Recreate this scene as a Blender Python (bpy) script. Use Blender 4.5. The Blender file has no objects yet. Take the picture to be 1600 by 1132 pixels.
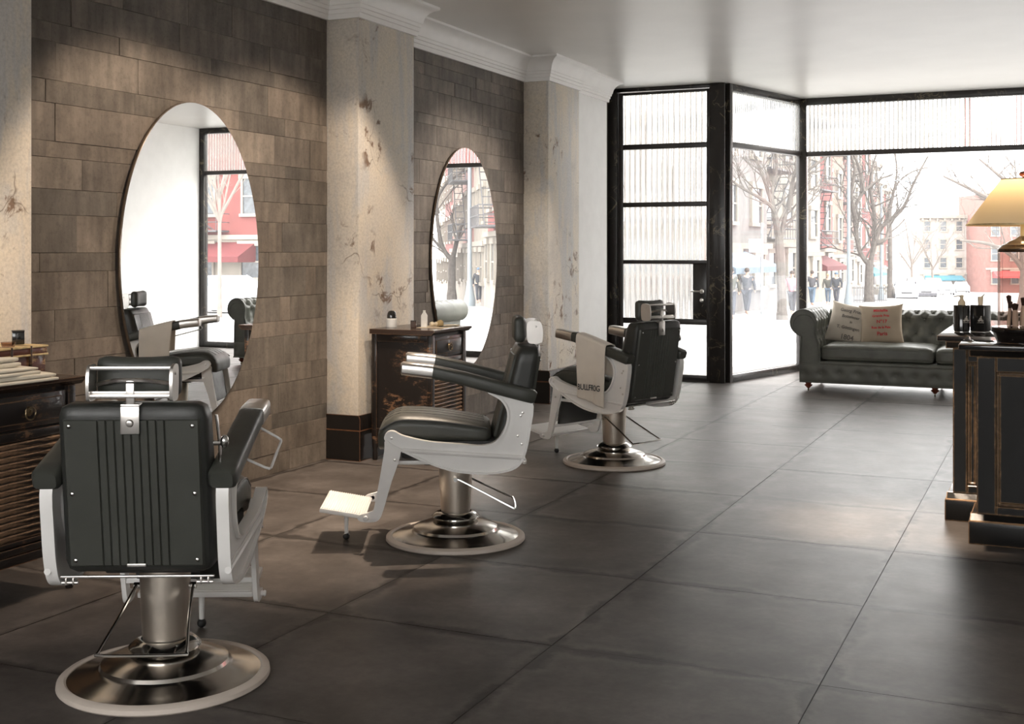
import bpy, bmesh, math, random
from mathutils import Vector, Matrix, Euler
PI = math.pi
R = math.radians
# ------------------------------------------------------------------ camera, sky, lights, exposure
sc = bpy.context.scene
COL = sc.collection
YAW = 0.4271; CA, SA = math.cos(YAW), math.sin(YAW); F = 1880.0; EYE = 1.5
cam_d = bpy.data.cameras.new('camera'); cam = bpy.data.objects.new('camera', cam_d); COL.objects.link(cam)
cam.location = (0, 0, EYE); cam.rotation_euler = (PI/2, 0, YAW)
cam_d.sensor_width = 36; cam_d.lens = F/1600*36; cam_d.shift_y = -(566-391)/1600
cam_d.clip_start = .05; cam_d.clip_end = 900
sc.camera = cam
sc.view_settings.view_transform = 'Standard'; sc.view_settings.look = 'None'
sc.view_settings.gamma = 1; sc.view_settings.use_curve_mapping = False
sc.view_settings.exposure = 1.3
w = bpy.data.worlds.new('overcast_sky'); sc.world = w; w.use_nodes = True
bg = w.node_tree.nodes['Background']; bg.inputs[0].default_value = (1, .975, .955, 1); bg.inputs[1].default_value = 3.5
sc.cycles.use_denoising = True
sc.cycles.max_bounces = 10; sc.cycles.diffuse_bounces = 5; sc.cycles.glossy_bounces = 5
sc.cycles.transmission_bounces = 8; sc.cycles.transparent_max_bounces = 16
sc.cycles.sample_clamp_indirect = 6.0; sc.cycles.blur_glossy = .5

def area_portal(loc, rot, sx, sy):
    d = bpy.data.lights.new('portal', 'AREA'); d.shape = 'RECTANGLE'; d.size = sx; d.size_y = sy
    d.cycles.is_portal = True
    o = bpy.data.objects.new('portal', d); COL.objects.link(o); o.location = loc; o.rotation_euler = rot
area_portal((-.3, 15.32, 1.7), (R(-90), 0, 0), 5.3, 3.3)
area_portal((-4.13, 13.55, 1.7), (R(-90), 0, 0), 1.4, 3.3)
area_portal((-3.32, 14.3, 1.7), (R(-90), 0, R(74.4)), 1.8, 3.3)
area_portal((-1.0, -3.3, 2.2), (R(90), 0, 0), 6.8, 1.8)
WARM = (1, .81, .63)
def spot(loc, target, watts, half, blend=.4, size=.05, col=WARM):
    d = bpy.data.lights.new('downlight', 'SPOT'); d.energy = watts; d.spot_size = R(2*half); d.spot_blend = blend
    d.shadow_soft_size = size; d.color = col
    o = bpy.data.objects.new('downlight', d); COL.objects.link(o); o.location = loc
    o.rotation_euler = (Vector(target)-Vector(loc)).to_track_quat('-Z', 'Y').to_euler()
spot((-2.9, 5.1, 3.33), (-4.79, 5.5, .85), 88, 36, .35)
spot((-2.9, 6.6, 3.33), (-4.79, 6.6, .9), 85, 36, .35)
spot((-2.9, 9.3, 3.33), (-4.79, 9.5, 1.0), 120, 38, .7, .05, (1, .90, .80))  # lamp added to brighten the far bay; ceiling there has no fixture
spot((-3.3, 6.2, 3.33), (-3.42, 5.1, 0), 230, 17, .9, .03)
spot((-3.75, 6.3, 3.33), (-4.15, 6.75, 0), 150, 24, .7, .03)
spot((-3.3, 3.9, 3.33), (-4.2, 3.85, .9), 55, 22, .7, .03)
spot((-.75, 6.5, 3.33), (-.80, 6.85, 0), 380, 14, 1.0, .03)

# ------------------------------------------------------------------ helpers
rnd = random.Random(7)
def gz(v): return -.0245*(v-5)
def place(px, Y): X = (px-800)/F*Y; return (X*CA-Y*SA, X*SA+Y*CA)
def tag(o, label=None, cat=None, group=None, kind=None):
    if label: o['label'] = label
    if cat: o['category'] = cat
    if group: o['group'] = group
    if kind: o['kind'] = kind
    return o
def thing(name, label, cat, loc=(0, 0, 0), rz=0, group=None):
    o = bpy.data.objects.new(name, None); COL.objects.link(o); o.location = loc; o.rotation_euler = (0, 0, rz)
    o.empty_display_size = .1
    return tag(o, label, cat, group)
def ob(name, bm, m, parent=None, ang=35, flat=False, kind=None):
    me = bpy.data.meshes.new(name); bmesh.ops.recalc_face_normals(bm, faces=bm.faces[:]); bm.to_mesh(me); bm.free()
    if not flat:
        me.polygons.foreach_set('use_smooth', [True]*len(me.polygons)); me.set_sharp_from_angle(angle=R(ang))
    o = bpy.data.objects.new(name, me); COL.objects.link(o)
    if m: me.materials.append(m)
    if parent: o.parent = parent
    if kind: o['kind'] = kind
    return o
def copy_tree(o, parent=None):
    c = o.copy(); COL.objects.link(c)
    if parent: c.parent = parent
    for ch in list(o.children): copy_tree(ch, c)
    return c
def BM(): return bmesh.new()
def box(bm, x0, x1, y0, y1, z0, z1, M=None):
    vs = [bm.verts.new(p) for p in ((x0,y0,z0),(x1,y0,z0),(x1,y1,z0),(x0,y1,z0),(x0,y0,z1),(x1,y0,z1),(x1,y1,z1),(x0,y1,z1))]
    for f in ((0,3,2,1),(4,5,6,7),(0,1,5,4),(1,2,6,5),(2,3,7,6),(3,0,4,7)): bm.faces.new([vs[i] for i in f])
    if M: bmesh.ops.transform(bm, matrix=M, verts=vs)
    return vs
def bbox(bm, x0, x1, y0, y1, z0, z1, r=.004, seg=2, M=None):
    b = BM(); box(b, x0, x1, y0, y1, z0, z1)
    bmesh.ops.bevel(b, geom=b.edges[:], offset=r, segments=seg, profile=.5, affect='EDGES')
    merge(bm, b, M)
def merge(bm, b, M=None):
    if M: bmesh.ops.transform(b, matrix=M, verts=b.verts[:])
    me = bpy.data.meshes.new('t'); b.to_mesh(me); b.free(); bm.from_mesh(me); bpy.data.meshes.remove(me)
def rbox(bm, sx, sy, sz, r, n=8, fn=None, M=None):
    """rounded box centred at 0, fn(p)->p deforms it"""
    b = BM(); bmesh.ops.create_cube(b, size=2)
    bmesh.ops.subdivide_edges(b, edges=b.edges[:], cuts=n, use_grid_fill=True)
    h = Vector((sx/2, sy/2, sz/2))
    for v in b.verts:
        p = Vector((v.co.x*h.x, v.co.y*h.y, v.co.z*h.z))
        # concentrate samples near the rim
        q = Vector([max(-(h[i]-r), min(h[i]-r, p[i])) for i in range(3)])
        d = p-q
        if d.length > 1e-6:
            k = max(abs(d.x), abs(d.y), abs(d.z)); p = q+d.normalized()*min(r, k if k < r*.999 else r)
        v.co = p
    if fn:
        for v in b.verts: v.co = Vector(fn(v.co))
    merge(bm, b, M)
def lathe(bm, prof, n=32, M=None, cap=True):
    b = BM(); rings = []
    for r, z in prof:
        if r < 1e-5: rings.append([b.verts.new((0, 0, z))])
        else: rings.append([b.verts.new((r*math.cos(2*PI*i/n), r*math.sin(2*PI*i/n), z)) for i in range(n)])
    for a, c in zip(rings, rings[1:]):
        for i in range(n):
            j = (i+1) % n
            if len(a) == 1 and len(c) == 1: continue
            if len(a) == 1: b.faces.new((a[0], c[j], c[i]))
            elif len(c) == 1: b.faces.new((a[i], a[j], c[0]))
            else: b.faces.new((a[i], a[j], c[j], c[i]))
    if cap:
        for rg in (rings[0], rings[-1]):
            if len(rg) > 2: b.faces.new(rg)
    merge(bm, b, M)
def tube(bm, pts, r, n=8, closed=False):
    pts = [Vector(p) for p in pts]; k = len(pts)
    rr = r if isinstance(r, (list, tuple)) else [r]*k
    N = None; rings = []
    for i in range(k):
        if closed: t = pts[(i+1) % k]-pts[i-1]
        else: t = pts[min(i+1, k-1)]-pts[max(i-1, 0)]
        if t.length < 1e-9: t = Vector((0, 0, 1))
        t.normalize()
        if N is None: N = t.orthogonal()
        N = (N-t*N.dot(t)); N = N.normalized() if N.length > 1e-6 else t.orthogonal()
        B = t.cross(N)
        rings.append([bm.verts.new(pts[i]+(N*math.cos(2*PI*j/n)+B*math.sin(2*PI*j/n))*rr[i]) for j in range(n)])
    for i in range(k if closed else k-1):
        a, c = rings[i], rings[(i+1) % k]
        for j in range(n): bm.faces.new((a[j], a[(j+1) % n], c[(j+1) % n], c[j]))
    if not closed:
        bm.faces.new(rings[0][::-1]); bm.faces.new(rings[-1])
def crom(pts, n=6, closed=False):
    pts = [Vector(p) for p in pts]; k = len(pts); out = []
    for i in range(k if closed else k-1):
        g = (lambda q: pts[q % k]) if closed else (lambda q: pts[max(0, min(k-1, q))])
        p0, p1, p2, p3 = g(i-1), g(i), g(i+1), g(i+2)
        for s in range(n):
            t = s/n
            out.append(.5*((2*p1)+(p2-p0)*t+(2*p0-5*p1+4*p2-p3)*t*t+(3*p1-p0-3*p2+p3)*t**3))
    if not closed: out.append(pts[-1])
    return out
def prism(bm, poly, a0, a1, axis='y', M=None):
    """poly of (p,q) extruded along axis: y -> (p,a,q); x -> (a,p,q); z -> (p,q,a)"""
    f = {'y': lambda p, a: (p[0], a, p[1]), 'x': lambda p, a: (a, p[0], p[1]), 'z': lambda p, a: (p[0], p[1], a)}[axis]
    b = BM(); A = [b.verts.new(f(p, a0)) for p in poly]; B = [b.verts.new(f(p, a1)) for p in poly]
    b.faces.new(A); b.faces.new(B[::-1]); n = len(poly)
    for i in range(n): b.faces.new((A[i], A[(i+1) % n], B[(i+1) % n], B[i]))
    merge(bm, b, M)
def rim(bm, pts, sec, M=None):
    """closed outline pts (x,z); sec: closed section of (inward offset, y)"""
    pts = [Vector((p[0], p[1])) for p in pts]; n = len(pts); b = BM()
    area = sum(pts[i].x*pts[(i+1) % n].y-pts[(i+1) % n].x*pts[i].y for i in range(n)); s = 1 if area > 0 else -1
    rings = []
    for i in range(n):
        t = (pts[(i+1) % n]-pts[i-1]).normalized(); nn = Vector((-t.y, t.x))*s
        rings.append([b.verts.new((pts[i].x+nn.x*o, y, pts[i].y+nn.y*o)) for o, y in sec])
    m = len(sec)
    for i in range(n):
        a, c = rings[i], rings[(i+1) % n]
        for j in range(m): b.faces.new((a[j], a[(j+1) % m], c[(j+1) % m], c[j]))
    merge(bm, b, M)
def grid(bm, nu, nv, fn, both=None, M=None):
    b = BM(); V = [[b.verts.new(fn(i/nu, j/nv)) for j in range(nv+1)] for i in range(nu+1)]
    for i in range(nu):
        for j in range(nv): b.faces.new((V[i][j], V[i+1][j], V[i+1][j+1], V[i][j+1]))
    merge(bm, b, M)
def ball(bm, c, r, seg=12, M=None):
    b = BM(); bmesh.ops.create_uvsphere(b, u_segments=seg, v_segments=max(6, seg//2), radius=1)
    rr = r if isinstance(r, (tuple, list)) else (r, r, r)
    for v in b.verts: v.co = Vector((v.co.x*rr[0]+c[0], v.co.y*rr[1]+c[1], v.co.z*rr[2]+c[2]))
    merge(bm, b, M)
def T(x, y, z): return Matrix.Translation((x, y, z))
def RX(a): return Matrix.Rotation(a, 4, 'X')
def RY(a): return Matrix.Rotation(a, 4, 'Y')
def RZ(a): return Matrix.Rotation(a, 4, 'Z')
def text(name, s, size, m, parent, M, ext=.0006, align='CENTER', stretch=1, bold=0):
    cu = bpy.data.curves.new('t', 'FONT'); cu.body = s; cu.size = size; cu.extrude = ext; cu.align_x = align; cu.offset = bold
    cu.resolution_u = 3
    t = bpy.data.objects.new('t', cu); COL.objects.link(t)
    me = bpy.data.meshes.new_from_object(t.evaluated_get(bpy.context.evaluated_depsgraph_get()))
    bpy.data.objects.remove(t); bpy.data.curves.remove(cu)
    me.transform(Matrix.Diagonal((stretch, 1, 1, 1)))
    me.transform(M); me.materials.clear(); me.materials.append(m)
    o = bpy.data.objects.new(name, me); COL.objects.link(o); o.parent = parent
    return o

# ------------------------------------------------------------------ materials
class N:
    def __init__(s, name):
        s.m = bpy.data.materials.new(name); s.m.use_nodes = True; s.t = s.m.node_tree
        s.b = s.t.nodes['Principled BSDF']; s.out = s.t.nodes['Material Output']
    def n(s, typ, **k):
        q = s.t.nodes.new(typ)
        for a, v in k.items(): setattr(q, a, v)
        return q
    def l(s, a, b): s.t.links.new(a, b)
    def coord(s, kind='Object', scale=(1, 1, 1)):
        c = s.n('ShaderNodeTexCoord'); mp = s.n('ShaderNodeMapping'); mp.inputs['Scale'].default_value = scale
        s.l(c.outputs[kind], mp.inputs[0]); return mp.outputs[0]
    def noise(s, vec, scale, detail=4, rough=.55, dist=0):
        q = s.n('ShaderNodeTexNoise'); q.inputs['Scale'].default_value = scale; q.inputs['Detail'].default_value = detail
        q.inputs['Roughness'].default_value = rough; q.inputs['Distortion'].default_value = dist
        if vec is not None: s.l(vec, q.inputs['Vector'])
        return q.outputs[0]
    def ramp(s, fac, stops):
        q = s.n('ShaderNodeValToRGB'); e = q.color_ramp.elements
        while len(e) < len(stops): e.new(.5)
        for el, (p, c) in zip(e, stops):
            el.position = p; el.color = (*c, 1) if isinstance(c, tuple) else (c, c, c, 1)
        s.l(fac, q.inputs[0]); return q.outputs[0]
    def mix(s, fac, a, b, mode='MIX'):
        q = s.n('ShaderNodeMix', data_type='RGBA', blend_type=mode)
        for i, v in ((0, fac), (6, a), (7, b)):
            if isinstance(v, tuple): q.inputs[i].default_value = (*v, 1)
            elif isinstance(v, (int, float)): q.inputs[i].default_value = v
            else: s.l(v, q.inputs[i])
        return q.outputs[2]
    def math(s, op, a, b=None):
        q = s.n('ShaderNodeMath', operation=op)
        for i, v in ((0, a), (1, b)):
            if v is None: continue
            if isinstance(v, (int, float)): q.inputs[i].default_value = v
            else: s.l(v, q.inputs[i])
        return q.outputs[0]
    def set(s, **k):
        names = dict(col='Base Color', rough='Roughness', metal='Metallic', spec='Specular IOR Level', coat='Coat Weight', coatr='Coat Roughness',
                     ior='IOR', trans='Transmission Weight', sheen='Sheen Weight', aniso='Anisotropic', emit='Emission Color', es='Emission Strength')
        for a, v in k.items():
            i = s.b.inputs[names[a]]
            if isinstance(v, tuple): i.default_value = (*v, 1)
            elif isinstance(v, (int, float)): i.default_value = v
            else: s.l(v, i)
        return s
    def bump(s, h, strength=.3, dist=.01):
        q = s.n('ShaderNodeBump'); q.inputs['Strength'].default_value = strength; q.inputs['Distance'].default_value = dist
        s.l(h, q.inputs['Height']); s.l(q.outputs[0], s.b.inputs['Normal']); return s
def simple(name, col, rough=.5, metal=0, var=.12, scale=6, bump=0, bscale=80, bdist=.002, **k):
    q = N(name); v = q.coord()
    c2 = tuple(max(0, x*(1-var)) for x in col); c1 = tuple(min(1, x*(1+var)) for x in col)
    q.set(col=q.mix(q.ramp(q.noise(v, scale), [(.35, 0.), (.65, 1.)]), c2, c1), rough=rough, metal=metal, **k)
    if bump: q.bump(q.noise(v, bscale, 5), bump, bdist)
    return q.m
m_white = simple('white_paint', (.94, .935, .925), .6, var=.02)
m_ceiling = simple('ceiling_paint', (.88, .865, .84), .35, var=.02, scale=2)
m_cornice = simple('cornice_plaster', (.92, .91, .89), .5, var=.02)
m_enamel = simple('white_enamel', (.88, .865, .845), .32, var=.03, coat=.3)
m_cream = simple('cream_rubber_rim', (.66, .58, .51), .5, var=.04)
m_chrome = simple('polished_chrome', (.62, .61, .59), .12, 1, var=.02)
m_chrome_dark = simple('smoked_chrome', (.58, .55, .51), .17, 1, var=.05)
m_alu = simple('satin_aluminium', (.72, .69, .66), .3, 1, var=.04)
m_brass = simple('aged_brass', (.20, .15, .09), .4, 1, var=.3, scale=20)
q = N('brushed_steel'); v = q.coord(scale=(1, 1, .03)); nn = q.noise(v, 160, 3)
q.set(col=(.78, .70, .61), metal=1, rough=q.ramp(nn, [(.3, .36), (.7, .42)]), aniso=.3); m_brushed = q.m
def leather(name, c, var=.18):
    q = N(name); v = q.coord(); h = q.noise(v, 260, 3)
    q.set(col=q.mix(q.noise(v, 7, 4), tuple(x*(1-var) for x in c), tuple(x*(1+var) for x in c)), rough=q.ramp(q.noise(v, 9), [(.3, .33), (.7, .5)]), spec=.5)
    q.bump(h, .22, .002); return q.m
m_leather = leather('grey_green_leather', (.052, .054, .046))
m_leather_d = leather('dark_leather', (.028, .029, .026))
m_seam = simple('black_seam', (.015, .015, .014), .6)
m_sofa = leather('mottled_green_grey_leather', (.125, .128, .108), .45)
m_rubber = simple('black_rubber', (.02, .02, .02), .6)
m_dark = simple('dark_underside', (.03, .03, .03), .6)
m_mahog = simple('red_mahogany', (.22, .05, .025), .3, var=.4, coat=.4)
m_towel = simple('cream_cotton', (.80, .735, .65), .9, var=.04, bump=.5, bscale=350, bdist=.003, sheen=.3)
m_towel2 = simple('ivory_terry', (.74, .68, .56), .95, var=.06, bump=.6, bscale=240, bdist=.004, sheen=.3)
m_ink = simple('dark_print', (.05, .055, .055), .8)
m_inkg = simple('grey_print', (.20, .18, .16), .85)
m_red = simple('red_print', (.62, .05, .06), .85)
m_linen1 = simple('cream_linen', (.56, .50, .42), .95, var=.06, bump=.5, bscale=400, bdist=.002)
m_linen2 = simple('tan_linen', (.44, .36, .27), .95, var=.07, bump=.5, bscale=400, bdist=.002)
m_black = simple('gloss_black', (.012, .012, .012), .12, var=.05, coat=.4)
m_wht = simple('white_print', (.8, .8, .78), .6)
m_beige = simple('beige_plastic', (.66, .57, .42), .4, var=.05)
# mirror
q = N('mirror_silver'); q.set(col=(.93, .93, .92), metal=1, rough=0.0); m_mirror = q.m
m_edge = simple('mirror_bronze_edge', (.30, .24, .19), .3, 1)
# stone wall pieces
def stone_mat(name, cols):
    q = N(name); oi = q.n('ShaderNodeObjectInfo'); v = q.coord('Object'); rv = oi.outputs['Random']
    add = q.n('ShaderNodeVectorMath', operation='ADD'); q.l(v, add.inputs[0])
    cb = q.n('ShaderNodeCombineXYZ'); q.l(q.math('MULTIPLY', rv, 37.), cb.inputs[1]); q.l(q.math('MULTIPLY', rv, 91.), cb.inputs[2]); q.l(cb.outputs[0], add.inputs[1])
    a = add.outputs[0]
    st = q.n('ShaderNodeMapping'); st.inputs['Scale'].default_value = (1, 9, 1.2); q.l(a, st.inputs[0])
    base = q.ramp(rv, [(i/(len(cols)-1), c) for i, c in enumerate(cols)])
    streak = q.ramp(q.noise(st.outputs[0], 1.6, 5), [(.3, .70), (.7, 1.22)])
    cloud = q.ramp(q.noise(a, 3.5, 6, .65), [(.32, .70), (.65, 1.15)])
    speck = q.ramp(q.noise(a, 45, 4, .7), [(.35, .82), (.5, 1.)])
    c = q.mix(1., q.mix(1., q.mix(1., base, streak, 'MULTIPLY'), cloud, 'MULTIPLY'), speck, 'MULTIPLY')
    q.set(col=c, rough=.62, spec=.35); q.bump(q.noise(a, 60, 5), .25, .004); return q.m
m_stone = stone_mat('grey_brown_stone', [(.165, .137, .112), (.135, .116, .098), (.19, .158, .130), (.155, .13, .108), (.122, .107, .092), (.20, .17, .141), (.147, .124, .105)])
m_grout = simple('dark_mortar', (.085, .07, .058), .9)
# floor tile
q = N('concrete_look_tile'); oi = q.n('ShaderNodeObjectInfo'); rv = oi.outputs['Random']; v = q.coord('Object')
cb = q.n('ShaderNodeCombineXYZ'); q.l(q.math('MULTIPLY', rv, 53.), cb.inputs[0]); q.l(q.math('MULTIPLY', rv, 29.), cb.inputs[1])
ad = q.n('ShaderNodeVectorMath', operation='ADD'); q.l(v, ad.inputs[0]); q.l(cb.outputs[0], ad.inputs[1]); a = ad.outputs[0]
sp = q.n('ShaderNodeSeparateXYZ'); q.l(v, sp.inputs[0])
ax = q.math('ABSOLUTE', sp.outputs[0]); ay = q.math('ABSOLUTE', sp.outputs[1]); mx = q.math('MAXIMUM', ax, ay)
mxn = q.math('ADD', mx, q.math('MULTIPLY', q.math('SUBTRACT', q.noise(a, 3.2, 7, .65), .5), .30))
edge = q.ramp(mxn, [(.28, 1.), (.41, .80), (.46, 1.05), (.497, .42)])
cl = q.ramp(q.noise(a, 2.2, 7, .62), [(.30, (.070, .060, .054)), (.5, (.104, .091, .083)), (.68, (.146, .129, .119))])
fine = q.ramp(q.noise(a, 22, 7, .72), [(.3, .78), (.7, 1.12)])
tone = q.ramp(rv, [(0., .88), (1., 1.1)])
c = q.mix(1., q.mix(1., q.mix(1., cl, edge, 'MULTIPLY'), fine, 'MULTIPLY'), tone, 'MULTIPLY')
q.set(col=c, rough=q.ramp(q.noise(a, 5, 5), [(.3, .38), (.7, .42)]), spec=.17); m_tile = q.m
m_joint = simple('dark_tile_joint', (.022, .02, .018), .8)
# plaster / travertine columns
q = N('aged_cream_plaster'); v = q.coord('Object')
base = q.ramp(q.noise(v, 1.3, 6, .6), [(.3, (.50, .47, .43)), (.44, (.68, .62, .54)), (.56, (.72, .64, .53)), (.68, (.56, .55, .53))])
mp = q.n('ShaderNodeMapping'); mp.inputs['Scale'].default_value = (3, 3, .5); q.l(v, mp.inputs[0])
drip = q.ramp(q.noise(mp.outputs[0], 1.5, 6, .6, .4), [(.50, 0.), (.60, .8)])
c = q.mix(drip, base, (.56, .55, .54))
rust = q.ramp(q.noise(v, 7.5, 6, .65, .6), [(.55, 0.), (.62, 1.)]); big = q.ramp(q.noise(v, 1.9, 4), [(.53, 0.), (.60, .9)])
c = q.mix(q.math('MULTIPLY', rust, big), c, (.17, .09, .045))
vo = q.n('ShaderNodeTexVoronoi', feature='DISTANCE_TO_EDGE'); vo.inputs['Scale'].default_value = 1.7; dv = q.n('ShaderNodeMix', data_type='VECTOR')
wn = q.n('ShaderNodeTexNoise'); wn.inputs['Scale'].default_value = 4; q.l(v, wn.inputs['Vector'])
dv.inputs[0].default_value = .22; q.l(v, dv.inputs[4]); q.l(wn.outputs['Color'], dv.inputs[5]); q.l(dv.outputs[1], vo.inputs['Vector'])
crack = q.ramp(vo.outputs['Distance'], [(.0, 1.), (.006, 0.)]); ck = q.math('MULTIPLY', crack, q.ramp(q.noise(v, 1.9, 3), [(.52, 0.), (.6, .8)]))
c = q.mix(ck, c, (.16, .11, .07))
c = q.mix(1., c, q.ramp(q.noise(v, 60, 5, .7), [(.3, .80), (.6, 1.04)]), 'MULTIPLY')
pit = q.ramp(q.noise(v, 28, 4, .6), [(.66, 0.), (.72, 1.)]); c = q.mix(q.math('MULTIPLY', pit, .5), c, (.30, .24, .17))
q.set(col=c, rough=.6); q.bump(q.noise(v, 24, 7, .7), .3, .006); m_plaster = q.m
# black marble with gold veins
q = N('black_gold_marble'); v = q.coord('Object')
n1 = q.noise(v, 3.0, 8, .6, 1.2); band = q.math('ABSOLUTE', q.math('SUBTRACT', n1, .5))
vein = q.ramp(band, [(.0, 1.), (.012, 0.)]); patch = q.ramp(q.noise(v, 2.3, 2), [(.5, 0.), (.62, 1.)])
blot = q.ramp(q.noise(v, 11, 5, .6, 1.5), [(.70, 0.), (.74, .7)])
msk = q.math('MAXIMUM', q.math('MULTIPLY', vein, patch), q.math('MULTIPLY', blot, q.ramp(q.noise(v, 1.6, 2), [(.5, 0.), (.56, 1.)])))
q.set(col=q.mix(msk, (.022, .019, .017), (.20, .17, .11)), rough=.25, spec=.4); m_marble = q.m
m_frame = simple('black_brown_window_frame', (.028, .022, .019), .35, var=.25)
# worn black paint on wood (edges worn through)
def worn(name, paint, wood, rough=.25, rad=.012, amt=.5, patchy=.0, coat=.2):
    q = N(name); v = q.coord('Object')
    bv = q.n('ShaderNodeBevel'); bv.samples = 6; bv.inputs['Radius'].default_value = rad
    ge = q.n('ShaderNodeNewGeometry'); d = q.n('ShaderNodeVectorMath', operation='DOT_PRODUCT')
    q.l(bv.outputs[0], d.inputs[0]); q.l(ge.outputs['Normal'], d.inputs[1])
    e = q.math('MULTIPLY', q.math('SUBTRACT', 1., d.outputs['Value']), 3.2)
    nz = q.noise(v, 38, 6, .7); nb = q.noise(v, 5, 4, .6)
    s = q.math('ADD', e, q.math('MULTIPLY', q.math('ADD', nz, nb), .5))
    m1 = q.ramp(s, [(1.02-amt*.6, 0.), (1.06-amt*.6, 1.)])
    if patchy:
        mp = q.n('ShaderNodeMapping'); mp.inputs['Scale'].default_value = (1, 1, 3) if patchy < 2 else (1, .25, 2.4); q.l(v, mp.inputs[0])
        pz = q.ramp(q.noise(mp.outputs[0], 16, 7, .72), [(.50, 0.), (.56, 1.)]); m1 = q.math('MAXIMUM', m1, q.math('MULTIPLY', pz, .8 if patchy >= 2 else q.ramp(nb, [(.5, 0.), (.6, .7)])))
    w2 = q.mix(q.noise(v, 60, 4), tuple(x*.55 for x in wood), tuple(min(1, x*1.25) for x in wood))
    q.set(spec=.28, col=q.mix(m1, paint, w2), rough=q.mix(m1, (rough,)*3, (.7,)*3), coat=q.math('MULTIPLY', q.math('SUBTRACT', 1., m1), coat))
    q.bump(q.noise(v, 50, 5, .7), .15, .002); return q.m
m_counter = worn('worn_black_lacquer', (.012, .0115, .011), (.50, .30, .16), .22, .012, .60, coat=.0)
m_ctop = worn('polished_black_counter', (.014, .014, .015), (.34, .22, .13), .05, .008, .48, coat=.5)
m_dress = worn('worn_black_brown_wood', (.016, .013, .012), (.26, .14, .075), .3, .010, .35, patchy=1)
m_dtop = worn('dark_waxed_wood_top', (.035, .022, .016), (.24, .14, .08), .25, .008, .3)
m_slat = worn('scuffed_brown_slat', (.022, .016, .013), (.36, .22, .13), .5, .010, .5, patchy=2)
m_base = worn('worn_black_skirting', (.014, .012, .011), (.25, .11, .05), .22, .010, .36)
# window glass: clear, translucent white mixed in to imitate bright outdoor mist and glare
q = N('clear_pane'); t = q.t; tr = q.n('ShaderNodeBsdfTransparent'); gl = q.n('ShaderNodeBsdfGlossy'); tl = q.n('ShaderNodeBsdfTranslucent')
gl.inputs['Roughness'].default_value = .01; fr = q.n('ShaderNodeFresnel'); fr.inputs[0].default_value = 1.3
tr.inputs[0].default_value = (.98, .99, .985, 1); tl.inputs[0].default_value = (.95, .97, 1, 1)
mm1 = q.n('ShaderNodeMixShader'); mm1.inputs[0].default_value = .04; q.l(tr.outputs[0], mm1.inputs[1]); q.l(tl.outputs[0], mm1.inputs[2])
mm2 = q.n('ShaderNodeMixShader'); q.l(q.math('MULTIPLY', fr.outputs[0], .12), mm2.inputs[0]); q.l(mm1.outputs[0], mm2.inputs[1]); q.l(gl.outputs[0], mm2.inputs[2]); q.l(mm2.outputs[0], q.out.inputs[0]); m_pane = q.m
q = N('fluted_glass'); gs = q.n('ShaderNodeBsdfGlass'); gs.inputs['IOR'].default_value = 1.45; gs.inputs['Roughness'].default_value = .04; gs.inputs[0].default_value = (.93, .94, .93, 1)
tr = q.n('ShaderNodeBsdfTransparent'); tl = q.n('ShaderNodeBsdfTranslucent'); mm = q.n('ShaderNodeMixShader'); mm.inputs[0].default_value = .05
q.l(gs.outputs[0], mm.inputs[1]); q.l(tl.outputs[0], mm.inputs[2])
q.l(mm.outputs[0], q.out.inputs[0]); m_flute = q.m
q = N('jar_glass'); tr = q.n('ShaderNodeBsdfTransparent'); gl = q.n('ShaderNodeBsdfGlossy'); gl.inputs['Roughness'].default_value = .03; tr.inputs[0].default_value = (.80, .71, .68, 1)
fr = q.n('ShaderNodeFresnel'); fr.inputs[0].default_value = 1.12; mm = q.n('ShaderNodeMixShader'); q.l(q.math('MULTIPLY', fr.outputs[0], .7), mm.inputs[0]); q.l(tr.outputs[0], mm.inputs[1]); q.l(gl.outputs[0], mm.inputs[2]); q.l(mm.outputs[0], q.out.inputs[0]); m_jar = q.m
q = N('lamp_shade_fabric'); df = q.n('ShaderNodeBsdfDiffuse'); tl = q.n('ShaderNodeBsdfTranslucent'); df.inputs[0].default_value = (.70, .62, .48, 1); tl.inputs[0].default_value = (.85, .74, .54, 1)
mm = q.n('ShaderNodeMixShader'); mm.inputs[0].default_value = .5; q.l(df.outputs[0], mm.inputs[1]); q.l(tl.outputs[0], mm.inputs[2]); q.l(mm.outputs[0], q.out.inputs[0]); m_shade = q.m

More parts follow.
